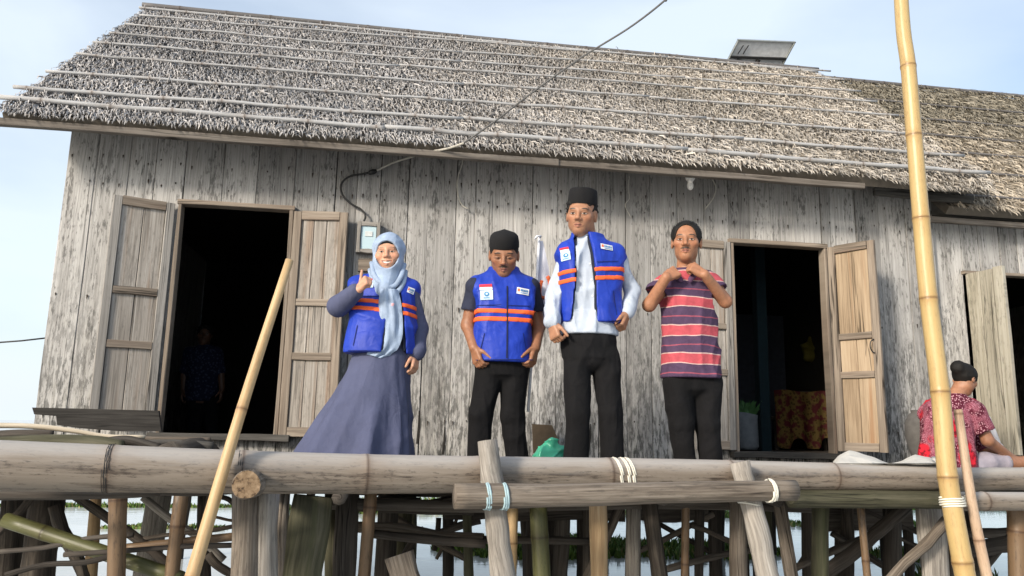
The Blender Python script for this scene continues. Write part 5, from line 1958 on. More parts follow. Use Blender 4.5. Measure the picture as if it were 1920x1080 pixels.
vest, gv = garment('vest', [vt] + vtrap, VEST, oldm, .020, wr=[(18, 0.0143, 16, 45, (1, 1, .35)), (19, 0.0048, 50, 110, (1, 1, .6))], clip=(Z(944, 681, Y), None), cut=vcut)
bands(vest, gv, [Z(944, 589, Y), Z(944, 604, Y)], vest, th=.030)
zp = [(946, 542), (945, 600), (945, 676)]
for a, b in zip(zp[:-1], zp[1:]):
    A, B = J(*a), J(*b)
    drape('zip', vest, (A[0] - .004, B[2], A[0] + .004, A[2]), VESTIN, vest, nx=2, nz=10, off=.006)
seams(vest, Y, [(892, 572, 938, 573), (950, 573, 996, 574), (908, 625, 900, 660), (980, 625, 988, 660), (892, 675, 998, 675)])
badges(oldm, vest, Y - .13, (899, 532, 923, 561), (969, 540, 993, 551), .05, -.10)
trs, _ = garment('trousers', [Stack([(Z(944, 700, Y), tx, Y + .01, .140, .10), (Z(944, 682, Y), tx, Y + .01, .155, .112), (Z(944, 660, Y), tx, Y + .01, .150, .11)]),
                              Ell((lgL[0].a + lgR[0].a) / 2 - np.array([0, 0, .02]), (.12, .09, .07), None, .03), Cap(lgL[0].a, lgL[0].b, .080, .062), Cap(lgL[1].a, lgL[1].b, .062, .062), Cap(lgR[0].a, lgR[0].b, .080, .062), Cap(lgR[1].a, lgR[1].b, .062, .064)],
                 BLACKT, oldm, .010, wr=[(22, 0.0100, 16, 42, (1, 1, .55)), (23, .003, 50, 90)], clip=(DZ + .03, None))
hair_shell(hd, oldm, .003, [hd.ell((0, -.10, -.03), (.10, .10, .10), 0), Ell(hd.w(0, 0, -.135), np.array([.12, .13, .12]) * hd.hs, hd.R, 0)], seed=6)
peci(hd, oldm, .046, .135, .081, .098, hd.R, dome=True)

# ---- man in the striped polo shirt, hands at his collar
Y = 4.60
J = lambda x, y, d=0.0, Y_=Y: P(x, y, Y_ + d)
hd = Head(J(1287, 455, -.02), (Z(1287, 415, Y) - Z(1287, 490, Y)) / .229, rotm(-24, 3, 2))
tx = float(J(1293, 600)[0])
zs = [Z(1290, v, Y) for v in (502, 532, 570, 630, 700, 730)]
tr = Stack(torso_rows(tx - .01, Y + .01, *zs, ws=.165, wc=.152, ww=.150, wh=.162, dx=.015))
shL, shR = J(1246, 533), J(1334, 531)
elL, elR = J(1217, 572, -.05), J(1360, 565, -.06)
wrL, wrR = J(1249, 520, -.17), J(1321, 515, -.17)
uaL, faL = arm_prims(shL, elL, wrL, .050, .040, .030)
uaR, faR = arm_prims(shR, elR, wrR, .050, .040, .030)
neck = Cap(J(1287, 478, .01), J(1287, 512, .02), .054, .062, .03)
trap = [Cap(J(1287, 512, .02), shL, .046, .044, .03), Cap(J(1287, 512, .02), shR, .046, .044, .03)]
lgL = leg_prims(J(1270, 718), J(1277, 795, -.01), J(1288, 908, .02), .088, .056, .042)
lgR = leg_prims(J(1326, 718), J(1328, 795, -.01), J(1336, 908, .02), .088, .056, .042)
feet = [Cap(J(1288, 910, .05), J(1282, 910, -.10), .035, .032, .02), Cap(J(1336, 910, .05), J(1342, 910, -.10), .035, .032, .02)]
hands = [dict(wrist=wrL, d=(.9, .25, .55), n=(.25, .95, -.25), s_=(-.3, -.1, 1), curls=(55, 80, 50), thumb=(.85, .25, .2), sc=.98),
         dict(wrist=wrR, d=(-.9, .25, .60), n=(-.25, .95, -.25), s_=(.3, -.1, 1), curls=(55, 80, 50), thumb=(-.85, .25, .2), sc=.98)]
polo_m = striped_polo(Z(1290, 576, Y), Z(1290, 572, Y) - Z(1290, 624, Y))
strp = make_body('bareheaded man in a red and purple striped polo shirt, fists at his collar', 'person', J(1312, 918),
                 [tr, uaL, faL, uaR, faR, neck] + trap + list(lgL) + list(lgR) + feet, hd, hands, (.33, .155, .085), (.27, .10, .075), HAIRC, moust=.9, thin=.95)
sl_a = lambda p, f: Cap(p.a, p.a * (1 - f) + p.b * f, .050, .064, .03)
polo, gp = garment('polo_shirt', [Stack([(Z(1290, 718, Y), tx + .015, Y + .01, .190, .138), (Z(1290, 690, Y), tx + .012, Y + .01, .178, .13), (Z(1290, 630, Y), tx, Y, .160, .118), (zs[2], tx - .01, Y, .158, .115),
                                          (zs[1], tx - .01, Y + .01, .155, .092), (Z(1290, 520, Y), tx - .012, Y + .015, .11, .085), (Z(1290, 506, Y), tx - .012, Y + .015, .068, .065)]), sl_a(uaL, .72), sl_a(uaR, .82)] + trap,
                   polo_m, strp, .014, wr=[(28, 0.0169, 16, 45, (1, 1, .4)), (29, .003, 45, 100)], clip=(Z(1290, 710, Y), Z(1290, 504, Y)),
                   cut=lambda g: [g.add(Cap(p.a * (1 - f) + p.b * f, p.b + (p.b - p.a) * .6, .095, .095, 0), op='s', k=0) for p, f in ((uaL, .80), (uaR, .92))]
                   and g.add(Cap(J(1287, 490, -.08), J(1285, 535, -.13), .04, .006, 0), op='s', k=.004))
PURP = cloth_mat('polo_collar_cloth', (.10, .05, .10), rough=.85)
for sgn, (xa, ya), (xb, yb2) in ((-1, (1262, 512), (1279, 528)), (1, (1310, 510), (1292, 528))):
    a, m_, b = J(xa, ya, .0), J((xa + xb) / 2, (ya + yb2) / 2 - 3, -.10), J(xb, yb2, -.125)
    loft('collar', spline([J(xa + sgn * 4, ya - 6, .04), a, m_, b], 12), [.017] * 11 + [.008], PURP, polo, seg=8, flat=.5)
    bpy.context.view_layer.update()
for ob in list(polo.children):
    ob.location = (0, 0, 0)
trs, _ = garment('trousers', [Stack([(Z(1296, 728, Y), tx + .012, Y + .01, .145, .10), (Z(1296, 705, Y), tx + .012, Y + .01, .155, .112), (Z(1296, 680, Y), tx + .01, Y + .01, .152, .11)]),
                              Ell((lgL[0].a + lgR[0].a) / 2 - np.array([0, 0, .02]), (.12, .09, .07), None, .03), Cap(lgL[0].a, lgL[0].b, .086, .066), Cap(lgL[1].a, lgL[1].b, .066, .054), Cap(lgR[0].a, lgR[0].b, .088, .066), Cap(lgR[1].a, lgR[1].b, .066, .056)],
                 BLACKT, strp, .010, wr=[(32, 0.0086, 16, 42, (1, 1, .55)), (33, .003, 50, 90)], clip=(DZ + .03, None))
hair_shell(hd, strp, .007, [hd.ell((0, -.130, .012), (.078, .105, .103), 0), Ell(hd.w(0, -.03, -.125), np.array([.13, .105, .125]) * hd.hs, hd.R, 0)], seed=7)
strands(hd, strp, 4200, 4, lambda p: ((p[0] / .078) ** 2 + ((p[1] + .130) / .098) ** 2 + ((p[2] - .012) / .098) ** 2 > 1) and p[2] > -.03 + (.03 if p[1] < .03 else -.02) and (p[1] > -.03 or p[2] > .09), length=.022)

# ---- woman in hijab giving a thumbs-up
Y = 4.70
J = lambda x, y, d=0.0, Y_=Y: P(x, y, Y_ + d)
hd = Head(J(728, 477, -.02), (Z(728, 440, Y) - Z(728, 510, Y)) / .229, rotm(-6, 4, -3))
tx = float(J(722, 600)[0])
zs = [Z(722, v, Y) for v in (518, 540, 585, 630, 680, 710)]
tr = Stack(torso_rows(tx + .005, Y + .01, *zs, ws=.150, wc=.145, ww=.135, wh=.15))
shL, shR = J(676, 543), J(768, 546)
elL, wrL = J(634, 574, -.06), J(670, 544, -.22)
elR, wrR = J(786, 617, .03), J(780, 664, -.03)
uaL, faL = arm_prims(shL, elL, wrL, .048, .040, .027)
uaR, faR = arm_prims(shR, elR, wrR, .048, .040, .027)
neck = Cap(J(728, 500, .01), J(726, 530, .02), .047, .055, .03)
trap = [Cap(J(725, 524, .02), shL, .042, .04, .03), Cap(J(725, 524, .02), shR, .042, .04, .03)]
lgL = leg_prims(J(695, 700), J(680, 790), J(660, 905, .02), .08, .055, .04)
lgR = leg_prims(J(735, 700), J(735, 790), J(730, 905, .02), .08, .055, .04)
hands = [dict(wrist=wrL, d=(.55, -.45, .55), n=(.75, .55, -.25), s_=(-.25, .1, 1), curls=(75, 95, 55), thumb=(.02, -.05, 1), sc=.92),
         dict(wrist=wrR, d=(-.1, -.15, -1), n=(-.8, .5, .1), s_=(-.5, -1, .1), curls=(25, 30, 25), thumb=(-.4, -.4, -.8), sc=.90)]
wom = make_body('smiling woman in pale blue headscarf and blue vest giving a thumbs up', 'person', J(690, 915),
                [tr, uaL, faL, uaR, faR, neck] + trap + list(lgL) + list(lgR), hd, hands, (.50, .27, .175), (.42, .13, .12), (.05, .03, .025), smile=True, ears=False, brow=.5, thin=1.10)


def folds(th, z):
    k = np.clip((Z(700, 690, Y) - z) / .55, 0, 1)
    return k * (.11 * (1 - 1.6 * np.abs(np.sin(3.5 * th + 1.0 + z * .5))) + .06 * (1 - 1.6 * np.abs(np.sin(5.5 * th + 2.0 - z * .6))))


def row(py, xl, xr, ry):
    a, b = P(xl, py, Y), P(xr, py, Y)
    return (float(a[2]), float((a[0] + b[0]) / 2), Y + .02, float(b[0] - a[0]) / 2, ry)


skirt = Stack([row(925, 522, 776, .33), row(855, 556, 772, .28), row(800, 590, 770, .24), row(750, 621, 768, .20), row(700, 652, 764, .16), row(660, 668, 760, .14), row(620, 676, 764, .13)], fold=folds)
slv = [Cap(uaL.a, uaL.b, .048, .056, .03), Cap(faL.a, faL.a * .12 + faL.b * .88, .056, .040, .02), Cap(uaR.a, uaR.b, .046, .046, .03), Cap(faR.a, faR.a * .06 + faR.b * .94, .046, .040, .02)]
dress, _ = garment('dress', [skirt, tr] + slv + trap, DRESS, wom, .010, h=.008, wr=[(41, 0.0117, 14, 40, (1, 1, .35)), (42, .0025, 50, 90)], clip=(DZ + .02, Z(722, 520, Y)))
vt = Stack([(Z(715, 664, Y), tx - .02, Y, .185, .150), (Z(715, 620, Y), tx - .012, Y, .180, .145), (zs[2], tx - .002, Y, .172, .130), (Z(722, 545, Y), tx, Y + .01, .168, .100),
            (Z(722, 527, Y), tx + .005, Y + .015, .11, .085), (Z(722, 512, Y), tx + .01, Y + .018, .075, .072)], p=2.3)
vtrap = [Cap(J(725, 526, .02), J(672, 535), .046, .044, .03), Cap(J(725, 526, .02), J(771, 541), .046, .045, .03)]
e = lambda *pts: [(Z(722, y, Y), float(P(x, y, Y - .12)[0])) for x, y in pts]
cutv = open_front(e((712, 515), (716, 560), (724, 600), (714, 668)), e((744, 515), (752, 560), (757, 600), (762, 668)), Y + .02)
vest, gv = garment('vest', [vt] + vtrap, VEST, wom, .018, wr=[(45, 0.0156, 16, 45, (1, 1, .35)), (46, .003, 50, 100)], clip=(Z(722, 665, Y), None), cut=cutv)
garment('vest_lining', [vt] + vtrap, VESTIN, wom, .007, clip=(Z(722, 661, Y), None),
        cut=open_front(e((716, 515), (720, 560), (728, 600), (718, 668)), e((738, 515), (744, 560), (750, 600), (757, 668)), Y + .02))
bands(vest, gv, [Z(700, 570, Y), Z(700, 585, Y)], vest, th=.027, slope=-.10, xc=float(J(700, 570)[0]))
seams(vest, Y, [(660, 552, 716, 556), (670, 610, 662, 648), (652, 657, 712, 660)])
badges(wom, vest, Y - .14, (683, 518, 698, 536), (764, 536, 778, 547), .0, -.25)
# headscarf: hood round the face, folds under the chin, long front panel


def hcut(g):
    g.add(hd.ell((0, -.120, -.012), (.074, .11, .086), 0), op='s', k=.006)


hood, _ = garment('headscarf', [hd.ell((0, .018, .034), (.084, .103, .090), 0), hd.ell((0, -.012, -.045), (.078, .085, .085), .03), Cap(J(727, 505, .02), J(724, 532, .02), .085, .105, .04),
                                Cap(J(726, 520, -.02), J(722, 545, -.07), .06, .055, .04)], HIJAB, wom, .013, h=.006, wr=[(51, 0.006, 25, 60, (1, 1, 1)), (52, .003, 60, 110, (1, 1, 1))], cut=hcut, k=.03)
und, _ = garment('under_cap', [hd.ell((0, .014, .040), (.079, .096, .085), 0)], FELT, wom, .0005, h=.005,
                 cut=lambda g: (g.add(hd.ell((0, -.115, -.036), (.080, .11, .095), 0), op='s', k=.004), g.add(Ell(hd.w(0, 0, -.14), np.array([.12, .14, .12]) * hd.hs, hd.R, 0), op='s', k=0)))
pan = [(730, 541, .052), (731, 565, .066), (732, 600, .072), (728, 630, .082), (719, 655, .078), (702, 668, .045)]
pts = [J(x, y, -.155 - .01 * math.sin(i)) for i, (x, y, w_) in enumerate(pan)]
bvh_y = None
sp = spline(pts, 22)
ww = np.interp(np.linspace(0, 1, 22), np.linspace(0, 1, len(pan)), [w_ for _, _, w_ in pan])
V, Fc = [], []
nw = 16
for layer in (0, 1):
    for i in range(22):
        for j in range(nw + 1):
            u = j / nw * 2 - 1
            yo = .014 * (1 - abs(math.sin(u * 3.4 + i * .10))) - .008 * abs(math.sin(u * 5.6 - i * .16 + 1)) + .022 * u * u
            V.append(sp[i] + np.array([u * ww[i], yo + layer * .006, (-.012 * u if i > 18 else 0)]))
m1 = 22 * (nw + 1)
for i in range(21):
    for j in range(nw):
        a = i * (nw + 1) + j
        Fc.append((a, a + nw + 1, a + nw + 2, a + 1))
        Fc.append((m1 + a + 1, m1 + a + nw + 2, m1 + a + nw + 1, m1 + a))
panel = mk('scarf_panel', V, Fc, HIJAB, wom, True)
for pts_, rr_ in (([(697, 492, -.02), (702, 516, -.08), (718, 534, -.115), (738, 537, -.115), (752, 518, -.08), (758, 495, -.02)], .015),
                  ([(694, 505, .0), (700, 529, -.07), (720, 549, -.115), (742, 549, -.115), (756, 530, -.07), (760, 508, .0)], .016)):
    fo = loft('scarf_fold', spline([J(*c) for c in pts_], 24), rr_, HIJAB, wom, seg=10, flat=.8)
br = J(736, 571, -.19)
fl_ = []
for k in range(5):
    t = k * 2 * math.pi / 5
    fl_.append(br + np.array([.010 * math.cos(t), -.004, .010 * math.sin(t)]))
mk('brooch', [br + np.array([0, -.008, 0])] + fl_, [(0, 1 + (k + 1) % 5, 1 + k) for k in range(5)], plain('brooch_pink', (.7, .35, .38), .4), panel).location = (0, 0, 0)

# ---- woman sitting at the right with her back to us
Y = 5.15
J = lambda x, y, d=0.0, Y_=Y: P(x, y, Y_ + d)
hd = Head(J(1809, 712, .0), .92, rotm(112, 28, 0))
bx = float(J(1777, 800)[0])
zs = [Z(1777, v, Y) for v in (742, 762, 790, 830, 875, 905)]
tr = Stack([(zs[5], bx - .03, Y, .19, .16), (zs[4], bx - .025, Y, .19, .16), (zs[3], bx - .02, Y, .175, .14), (zs[2], bx - .01, Y, .185, .13), (zs[1], bx + .01, Y, .165, .105),
            (zs[0], bx + .05, Y, .085, .07)])
shN, shF = J(1828, 772, -.07), J(1740, 775, .08)
elN, wrN = J(1852, 826, -.10), J(1893, 856, -.03)
uaN, faN = arm_prims(shN, elN, wrN, .047, .041, .029)
uaF, faF = arm_prims(J(1806, 772, .12), J(1835, 835, .12), J(1878, 852, .05), .050, .042, .028)
neck = Cap(J(1800, 728, .01), J(1788, 752, .0), .05, .058, .03)
leg1 = [Cap(J(1790, 885, -.02), J(1850, 868, -.03), .085, .065, .03), Cap(J(1850, 868, -.03), J(1925, 868, -.02), .060, .046, .02), Cap(J(1925, 868, -.02), J(1985, 874, .0), .046, .036, .02),
        Cap(J(1790, 885, .10), J(1900, 885, .15), .085, .06, .03)]
hands = [dict(wrist=wrN, d=(1, .2, -.15), n=(0, .4, -1), s_=(0, 1, .4), curls=(20, 30, 25), sc=.9)]
sit = make_body('seated woman with hair in a bun and red batik blouse, seen from behind', 'person', J(1780, 915),
                [tr, uaN, faN, uaF, faF, neck] + leg1, hd, hands, (.34, .165, .095), (.28, .10, .08), HAIRC)
BAT = batik()
blouse, _ = garment('blouse', [tr, Cap(uaN.a, uaN.b * .92 + uaN.a * .08, .062, .066), Cap(uaF.a, uaF.b * .9 + uaF.a * .1, .058, .06), Cap(J(1790, 752), shN, .055, .06), Cap(J(1790, 752), shF, .055, .06)],
                    BAT, sit, .013, wr=[(61, 0.0156, 18, 50, (1, 1, .5))], clip=(None, Z(1790, 738, Y)),
                    cut=lambda g: g.add(Cap(uaN.a * .06 + uaN.b * .94, uaN.b + (uaN.b - uaN.a), .09, .09, 0), op='s', k=0))
garment('trousers', [Cap(J(1795, 885, -.02), J(1850, 868, -.03), .09, .068, .03), Cap(J(1850, 868, -.03), J(1880, 868, -.03), .066, .060, .03)], LILAC, sit, .006, wr=(63, .004, 30, 70))
lash(J(1884, 868, -.03), (1, 0, 0), .058, plain('yellow_hem', (.75, .66, .12), .7), 2, .006, sit, rr=.006, name='hem')
hr = hair_shell(hd, sit, .010, [hd.ell((0, -.115, -.02), (.078, .088, .095), 0), Ell(hd.w(0, -.085, -.145), np.array([.13, .115, .125]) * hd.hs, hd.R, 0)],
                extra=[hd.ell((0, .115, .045), (.045, .042, .048), .02)], seed=8, rough=.003)
bc = hd.w(0, .098, .045)
lash(bc, hd.w(0, .2, .045) - bc, .036, plain('hair_tie', (.62, .72, .25), .5), 2, .006, sit, rr=.005, name='hair_tie')

# ---- someone standing in the gloom inside the left doorway
Y = 8.1
J = lambda x, y, d=0.0, Y_=Y: P(x, y, Y_ + d)
hd = Head(J(384, 628), .88, rotm(8, 0, 0))
tx = float(J(380, 700)[0])
zs = [Z(380, v, Y) for v in (648, 658, 680, 710, 745, 760)]
tr = Stack(torso_rows(tx, Y, *zs, ws=.16, wc=.15, ww=.14, wh=.15))
arms = list(arm_prims(J(355, 660), J(346, 695), J(344, 730, -.03), .045, .038, .027)) + list(arm_prims(J(406, 660), J(414, 695), J(416, 730, -.03), .045, .038, .027))
lg = list(leg_prims(J(368, 750), J(366, 780), J(364, 822), .08, .055, .04)) + list(leg_prims(J(394, 750), J(395, 780), J(397, 822), .08, .055, .04))
ins = make_body('dim figure in a dark blue patterned shirt inside the left doorway', 'person', (tx, Y, 1.44), [tr, Cap(J(383, 640), J(382, 655), .045, .052, .02)] + arms + lg, hd,
                [dict(wrist=J(344, 730, -.03), d=(0, -.1, -1), n=(1, 0, 0), s_=(0, -1, 0), curls=(15, 20, 20), sc=.9), dict(wrist=J(416, 730, -.03), d=(0, -.1, -1), n=(-1, 0, 0), s_=(0, -1, 0), curls=(15, 20, 20), sc=.9)],
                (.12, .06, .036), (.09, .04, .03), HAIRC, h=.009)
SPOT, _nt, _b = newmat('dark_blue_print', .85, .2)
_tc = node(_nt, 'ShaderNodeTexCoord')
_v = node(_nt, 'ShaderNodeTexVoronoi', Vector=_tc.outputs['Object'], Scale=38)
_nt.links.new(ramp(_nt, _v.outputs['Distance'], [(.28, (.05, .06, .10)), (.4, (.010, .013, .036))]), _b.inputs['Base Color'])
garment('shirt', [tr, arms[0], arms[2]], SPOT, ins, .012, h=.01, clip=(Z(380, 752, Y), None))
garment('trousers', lg, BLACKT, ins, .012, h=.01)
hair_shell(hd, ins, .010, [hd.ell((0, -.115, -.02), (.075, .088, .095), 0), Ell(hd.w(0, -.03, -.125), np.array([.13, .105, .115]) * hd.hs, hd.R, 0)], seed=9)

# ================================================================== small things
# ---- flag in front of the wall
Y = 4.80
fg = empty('flag', P(990, 772, Y))
tag(fg, 'white flag with an orange emblem hanging on a thin white pole beside the bowed man', 'flag')
WHITEPOLE = plain('white_pole_paint', (.72, .74, .78), .45)
FLAGC = cloth_mat('white_flag_cloth', (.66, .68, .76), rough=.7, var=.05, bump=.2)
loft('flag_pole', [P(1011, 446, Y), P(1003, 590, Y), P(990, 772, Y - .02)], [.0085, .0085, .009], WHITEPOLE, fg, seg=10)
loft('pole_hook', [P(1011, 447, Y), P(1014, 443, Y - .02), P(1007, 443, Y - .04), P(1003, 448, Y - .03)], .007, WHITEPOLE, fg, seg=8)
V, Fc = [], []
nu, nv = 10, 20
edge_l = [(1013, 452), (1008, 520), (1004, 560), (1007, 592), (1012, 606)]
edge_r = [(1018, 452), (1029, 500), (1035, 540), (1034, 575), (1024, 604)]
for j in range(nv + 1):
    t = j / nv
    l = [np.interp(t, np.linspace(0, 1, 5), [q[c] for q in edge_l]) for c in (0, 1)]
    r_ = [np.interp(t, np.linspace(0, 1, 5), [q[c] for q in edge_r]) for c in (0, 1)]
    for i in range(nu + 1):
        u = i / nu
        p = P(l[0] * (1 - u) + r_[0] * u, l[1] * (1 - u) + r_[1] * u, Y + .02)
        V.append(p + np.array([0, .020 * math.sin(u * 7 + t * 2) * t, 0]))
for j in range(nv):
    for i in range(nu):
        a = j * (nu + 1) + i
        Fc.append((a, a + nu + 1, a + nu + 2, a + 1))
fl = mk('flag_cloth', V, Fc, FLAGC, fg, True)


def on_flag(u, t):
    i, j = min(int(u * nu), nu - 1), min(int(t * nv), nv - 1)
    fu, ft = u * nu - i, t * nv - j
    g_ = lambda a, b: V[b * (nu + 1) + a]
    return (g_(i, j) * (1 - fu) * (1 - ft) + g_(i + 1, j) * fu * (1 - ft) + g_(i, j + 1) * (1 - fu) * ft + g_(i + 1, j + 1) * fu * ft) + np.array([0, -.006, 0])


ring = []
for k in range(15):
    t = 2.2 + k / 14 * 5.0
    ring.append((.58 + .34 * math.cos(t), .44 - .13 * math.sin(t)))
loft('flag_emblem', [on_flag(max(.02, min(.98, a)), b) for a, b in ring], np.linspace(.010, .013, 15), ORP, fg, seg=6, flat=.3)

# ---- electricity meter in a wooden frame
Y = WY - .05
mb = empty('electric_meter', P(690, 475, Y))
tag(mb, 'small glass-fronted electric meter box on the wall behind the headscarf', 'meter box')
a, b = P(668, 474, Y), P(714, 419, Y)
x0, z0, x1, z1 = a[0], a[2], b[0], b[2]
METB = plain('meter_grey', (.20, .23, .25), .6)
boxes_mesh('case', [(x0 + .025, Y - .01, z0 + .025, x1 - .025, WY - .015, z1 - .025)], METB, mb)
for nm, pa, pb in (('frame_side', (x0 + .014, Y, z0), (x0 + .014, Y, z1)), ('frame_side', (x1 - .014, Y, z0), (x1 - .014, Y, z1)), ('frame_rail', (x0 + .03, Y + .002, z1 - .016), (x1 - .03, Y + .002, z1 - .016)),
                   ('frame_rail', (x0 + .03, Y + .002, z0 + .014), (x1 - .03, Y + .002, z0 + .014))):
    plank(nm, pa, pb, .03, .07, GREYW, mb, n=2)
GL, _nt, _b = newmat('meter_glass', .08, .5)
_b.inputs['Base Color'].default_value = (.42, .55, .60, 1)
boxes_mesh('glass', [(x0 + .032, Y - .018, z0 + .032, x1 - .032, Y - .012, z1 - .034)], GL, mb)
boxes_mesh('dial', [(x0 + .06, Y - .024, z1 - .115, x1 - .06, Y - .019, z1 - .075)], plain('meter_dial', (.6, .64, .64), .5), mb)
bb = plank('backing_board', P(672, 497, WY - .02), P(714, 497, WY - .02), .10, .03, DOORF, mb, n=2)

# ---- overhead cable and its joint
cab = [(1420, -260, 4.2), (1262, -20, 4.6), (1245, 2, 4.65), (1180, 52, 4.8), (1090, 108, 5.0), (1000, 172, 5.2), (930, 226, 5.38), (870, 268, 5.52)]
cb1 = loft('power_cable', spline([P(*c) for c in cab], 40), .0075, plain('grey_cable', (.10, .10, .10), .6), None, seg=6)
rebase(cb1, P(870, 268, 5.52))
tag(cb1, 'dark overhead cable slanting down across the thatched roof to the wall', 'cable')
w1 = [(870, 268, 5.52), (840, 278, 5.60), (800, 286, 5.72), (760, 298, 5.95), (735, 306, 6.04), (702, 322, 6.05)]
p1 = loft('cable_tail', spline([P(*c) for c in w1], 24), .0085, WIREW, None, seg=6)
p1.parent = cb1
p1.location = -cb1.location
w2_ = [(702, 322, 6.06), (680, 326, 6.06), (655, 331, 6.06), (640, 345, 6.06), (642, 365, 6.06), (658, 382, 6.06), (676, 392, 6.06), (685, 404, 6.05), (681, 418, 6.05)]
p2 = loft('meter_lead', spline([P(*c) for c in w2_], 40), .0085, WIRE, None, seg=6)
p2.parent = cb1
p2.location = -cb1.location
p3, _g = blob('cable_joint', [Cap(P(694, 324, 6.05), P(704, 321, 6.05), .017, .015), Ell(P(699, 322, 6.04), (.022, .02, .02))], P(699, 322, 6.05) - .08, P(699, 322, 6.05) + .08, .006, WIRE)
p3.parent = cb1
p3.location = -cb1.location
for nm, pts_, lb in (('loose_wire', [(868, 292, 5.98), (866, 310, 6.05), (858, 335, 6.07), (858, 362, 6.06), (866, 384, 6.06), (878, 392, 6.05)], 'pale loose wire hanging from the eave left of the bowed man'),
                     ('loose_wire', [(1332, 330, 6.0), (1342, 350, 6.04), (1338, 370, 6.06), (1322, 392, 6.06)], 'pale loose wire hanging from the eave right of the lamp'),
                     ('loose_wire', [(1180, 330, 6.02), (1178, 352, 6.06), (1180, 372, 6.06), (1172, 385, 6.06), (1183, 408, 6.06)], 'thin pale string hanging on the wall beside the tall cap')):
    o = loft(nm, spline([P(*c) for c in pts_], 20), .0055 if 'string' not in lb else .0032, WIREW, None, seg=5)
    rebase(o, P(*pts_[0]))
    tag(o, lb, 'wire', 'loose wires hanging from the eave')
o = loft('distant_wire', [P(-40, 645, 30), P(40, 639, 30), P(110, 631, 30)], .03, WIRE, None, seg=5)
rebase(o, P(-40, 645, 30))
tag(o, 'thin dark wire crossing the sky left of the house', 'wire')

# ---- lamp holder under the eave
bl = empty('bulb_lamp', P(1292, 345, 5.85))
tag(bl, 'white bulb holder fixed under the eave above the striped shirt', 'lamp')
PORC = plain('white_porcelain', (.72, .71, .68), .4)
c = P(1294, 336, 5.82)
blob('holder', [Cap(c + (-.02, 0, .012), c + (.02, 0, .012), .022, .022), Cap(c + (0, 0, .0), c + (0, 0, -.03), .026, .020)], c - .1, c + .1, .006, PORC)[0].parent = bl
for o in list(bl.children):
    o.location = -bl.location
blob('bulb', [Ell(c + (0, 0, -.062), (.026, .026, .032)), Cap(c + (0, 0, -.02), c + (0, 0, -.04), .015, .018)], c - .12, c + .08, .006, PORC)[0].parent = bl
for o in list(bl.children):
    o.location = -bl.location

# ---- solar panel behind the ridge
sp_ = empty('solar_panel', P(1428, 118, 8.75))
tag(sp_, 'small tilted solar panel showing its pale underside above the roof ridge', 'solar panel')
TA, TB = P(1384, 75, 8.55), P(1489, 79, 8.55)
dn_v = np.array([-.14, .38, -.42])
BA, BB = TA + dn_v, TB + dn_v
nn = nrm(np.cross(TB - TA, dn_v))
if nn[1] > 0:
    nn = -nn                      # underside normal, towards us
SHEET = plain('panel_backsheet', (.60, .61, .62), .5)
ALU = plain('panel_frame_metal', (.34, .36, .35), .4, .5, .6)
CELL = plain('panel_cells', (.012, .016, .04), .2, .6)


def slab(name, q, n_, t, mat, parent):
    q = [np.asarray(v_) for v_ in q]
    return mk(name, q + [v_ - n_ * t for v_ in q], [(0, 1, 2, 3), (7, 6, 5, 4), (0, 4, 5, 1), (1, 5, 6, 2), (2, 6, 7, 3), (3, 7, 4, 0)], mat, parent)


slab('backsheet', [TA, TB, BB, BA], nn, .004, SHEET, sp_)
q = [v_ - nn * .006 for v_ in (TA, TB, BB, BA)]
slab('cells', q, nn, .004, CELL, sp_)
ex, ey = nrm(TB - TA), nrm(dn_v)
for (u, v_) in ((TA, TB), (BA, BB), (TA, BA), (TB, BB)):
    d = nrm(v_ - u)
    plank('frame_bar', u - d * .012 + nn * .008, v_ + d * .012 + nn * .008, .022, .034, ALU, sp_, tuple(nn), n=1)
m0, m1_ = TA * .62 + BA * .38 + nn * .02, TB * .62 + BB * .38 + nn * .02
plank('mount_rail', m0, m1_, .03, .025, WIRE, sp_, tuple(nn), n=1)
jc = TA * .8 * .45 + TB * .2 * .45 + (BA * .8 + BB * .2) * .55 + nn * .02
plank('junction_box', jc - ey * .07, jc + ey * .07, .07, .03, WIRE, sp_, tuple(nn), n=1)
pc = (TA + TB) / 2 * .4 + (BA + BB) / 2 * .6 + nn * .02
plank('strut', pc + ex * .02 - ey * .11, pc - ex * .03 + ey * .20, .045, .04, WIRE, sp_, tuple(nn), n=1)
loft('panel_wire', spline([jc + ex * .03, (jc + pc) / 2 + nn * .03 - ey * .03, pc], 8), .006, WIRE, sp_, seg=5)
for k in (0, 1):
    a = TA + (TB - TA) * (.13 + .09 * k) + ey * .06 + nn * .012
    loft('panel_wire', [a, a + ey * .12 - ex * .015], .006, WIRE, sp_, seg=5)

# ---- boards and sticks piled on the platform at the left
def poly_board(name, px, Y, thick, mat, label, cat='board'):
    q = [P(x, y, Y) for x, y in px]
    n = len(q)
    V = q + [p + np.array([0, thick, 0]) for p in q]
    Fc = [tuple(range(n))[::-1], tuple(range(n, 2 * n))] + [(i, (i + 1) % n, n + (i + 1) % n, n + i) for i in range(n)]
    uv = [(p[2], p[0]) for p in V]
    o = mk(name, V, Fc, mat, None, False, uv)
    rebase(o, q[0])
    tag(o, label, cat)
    return o


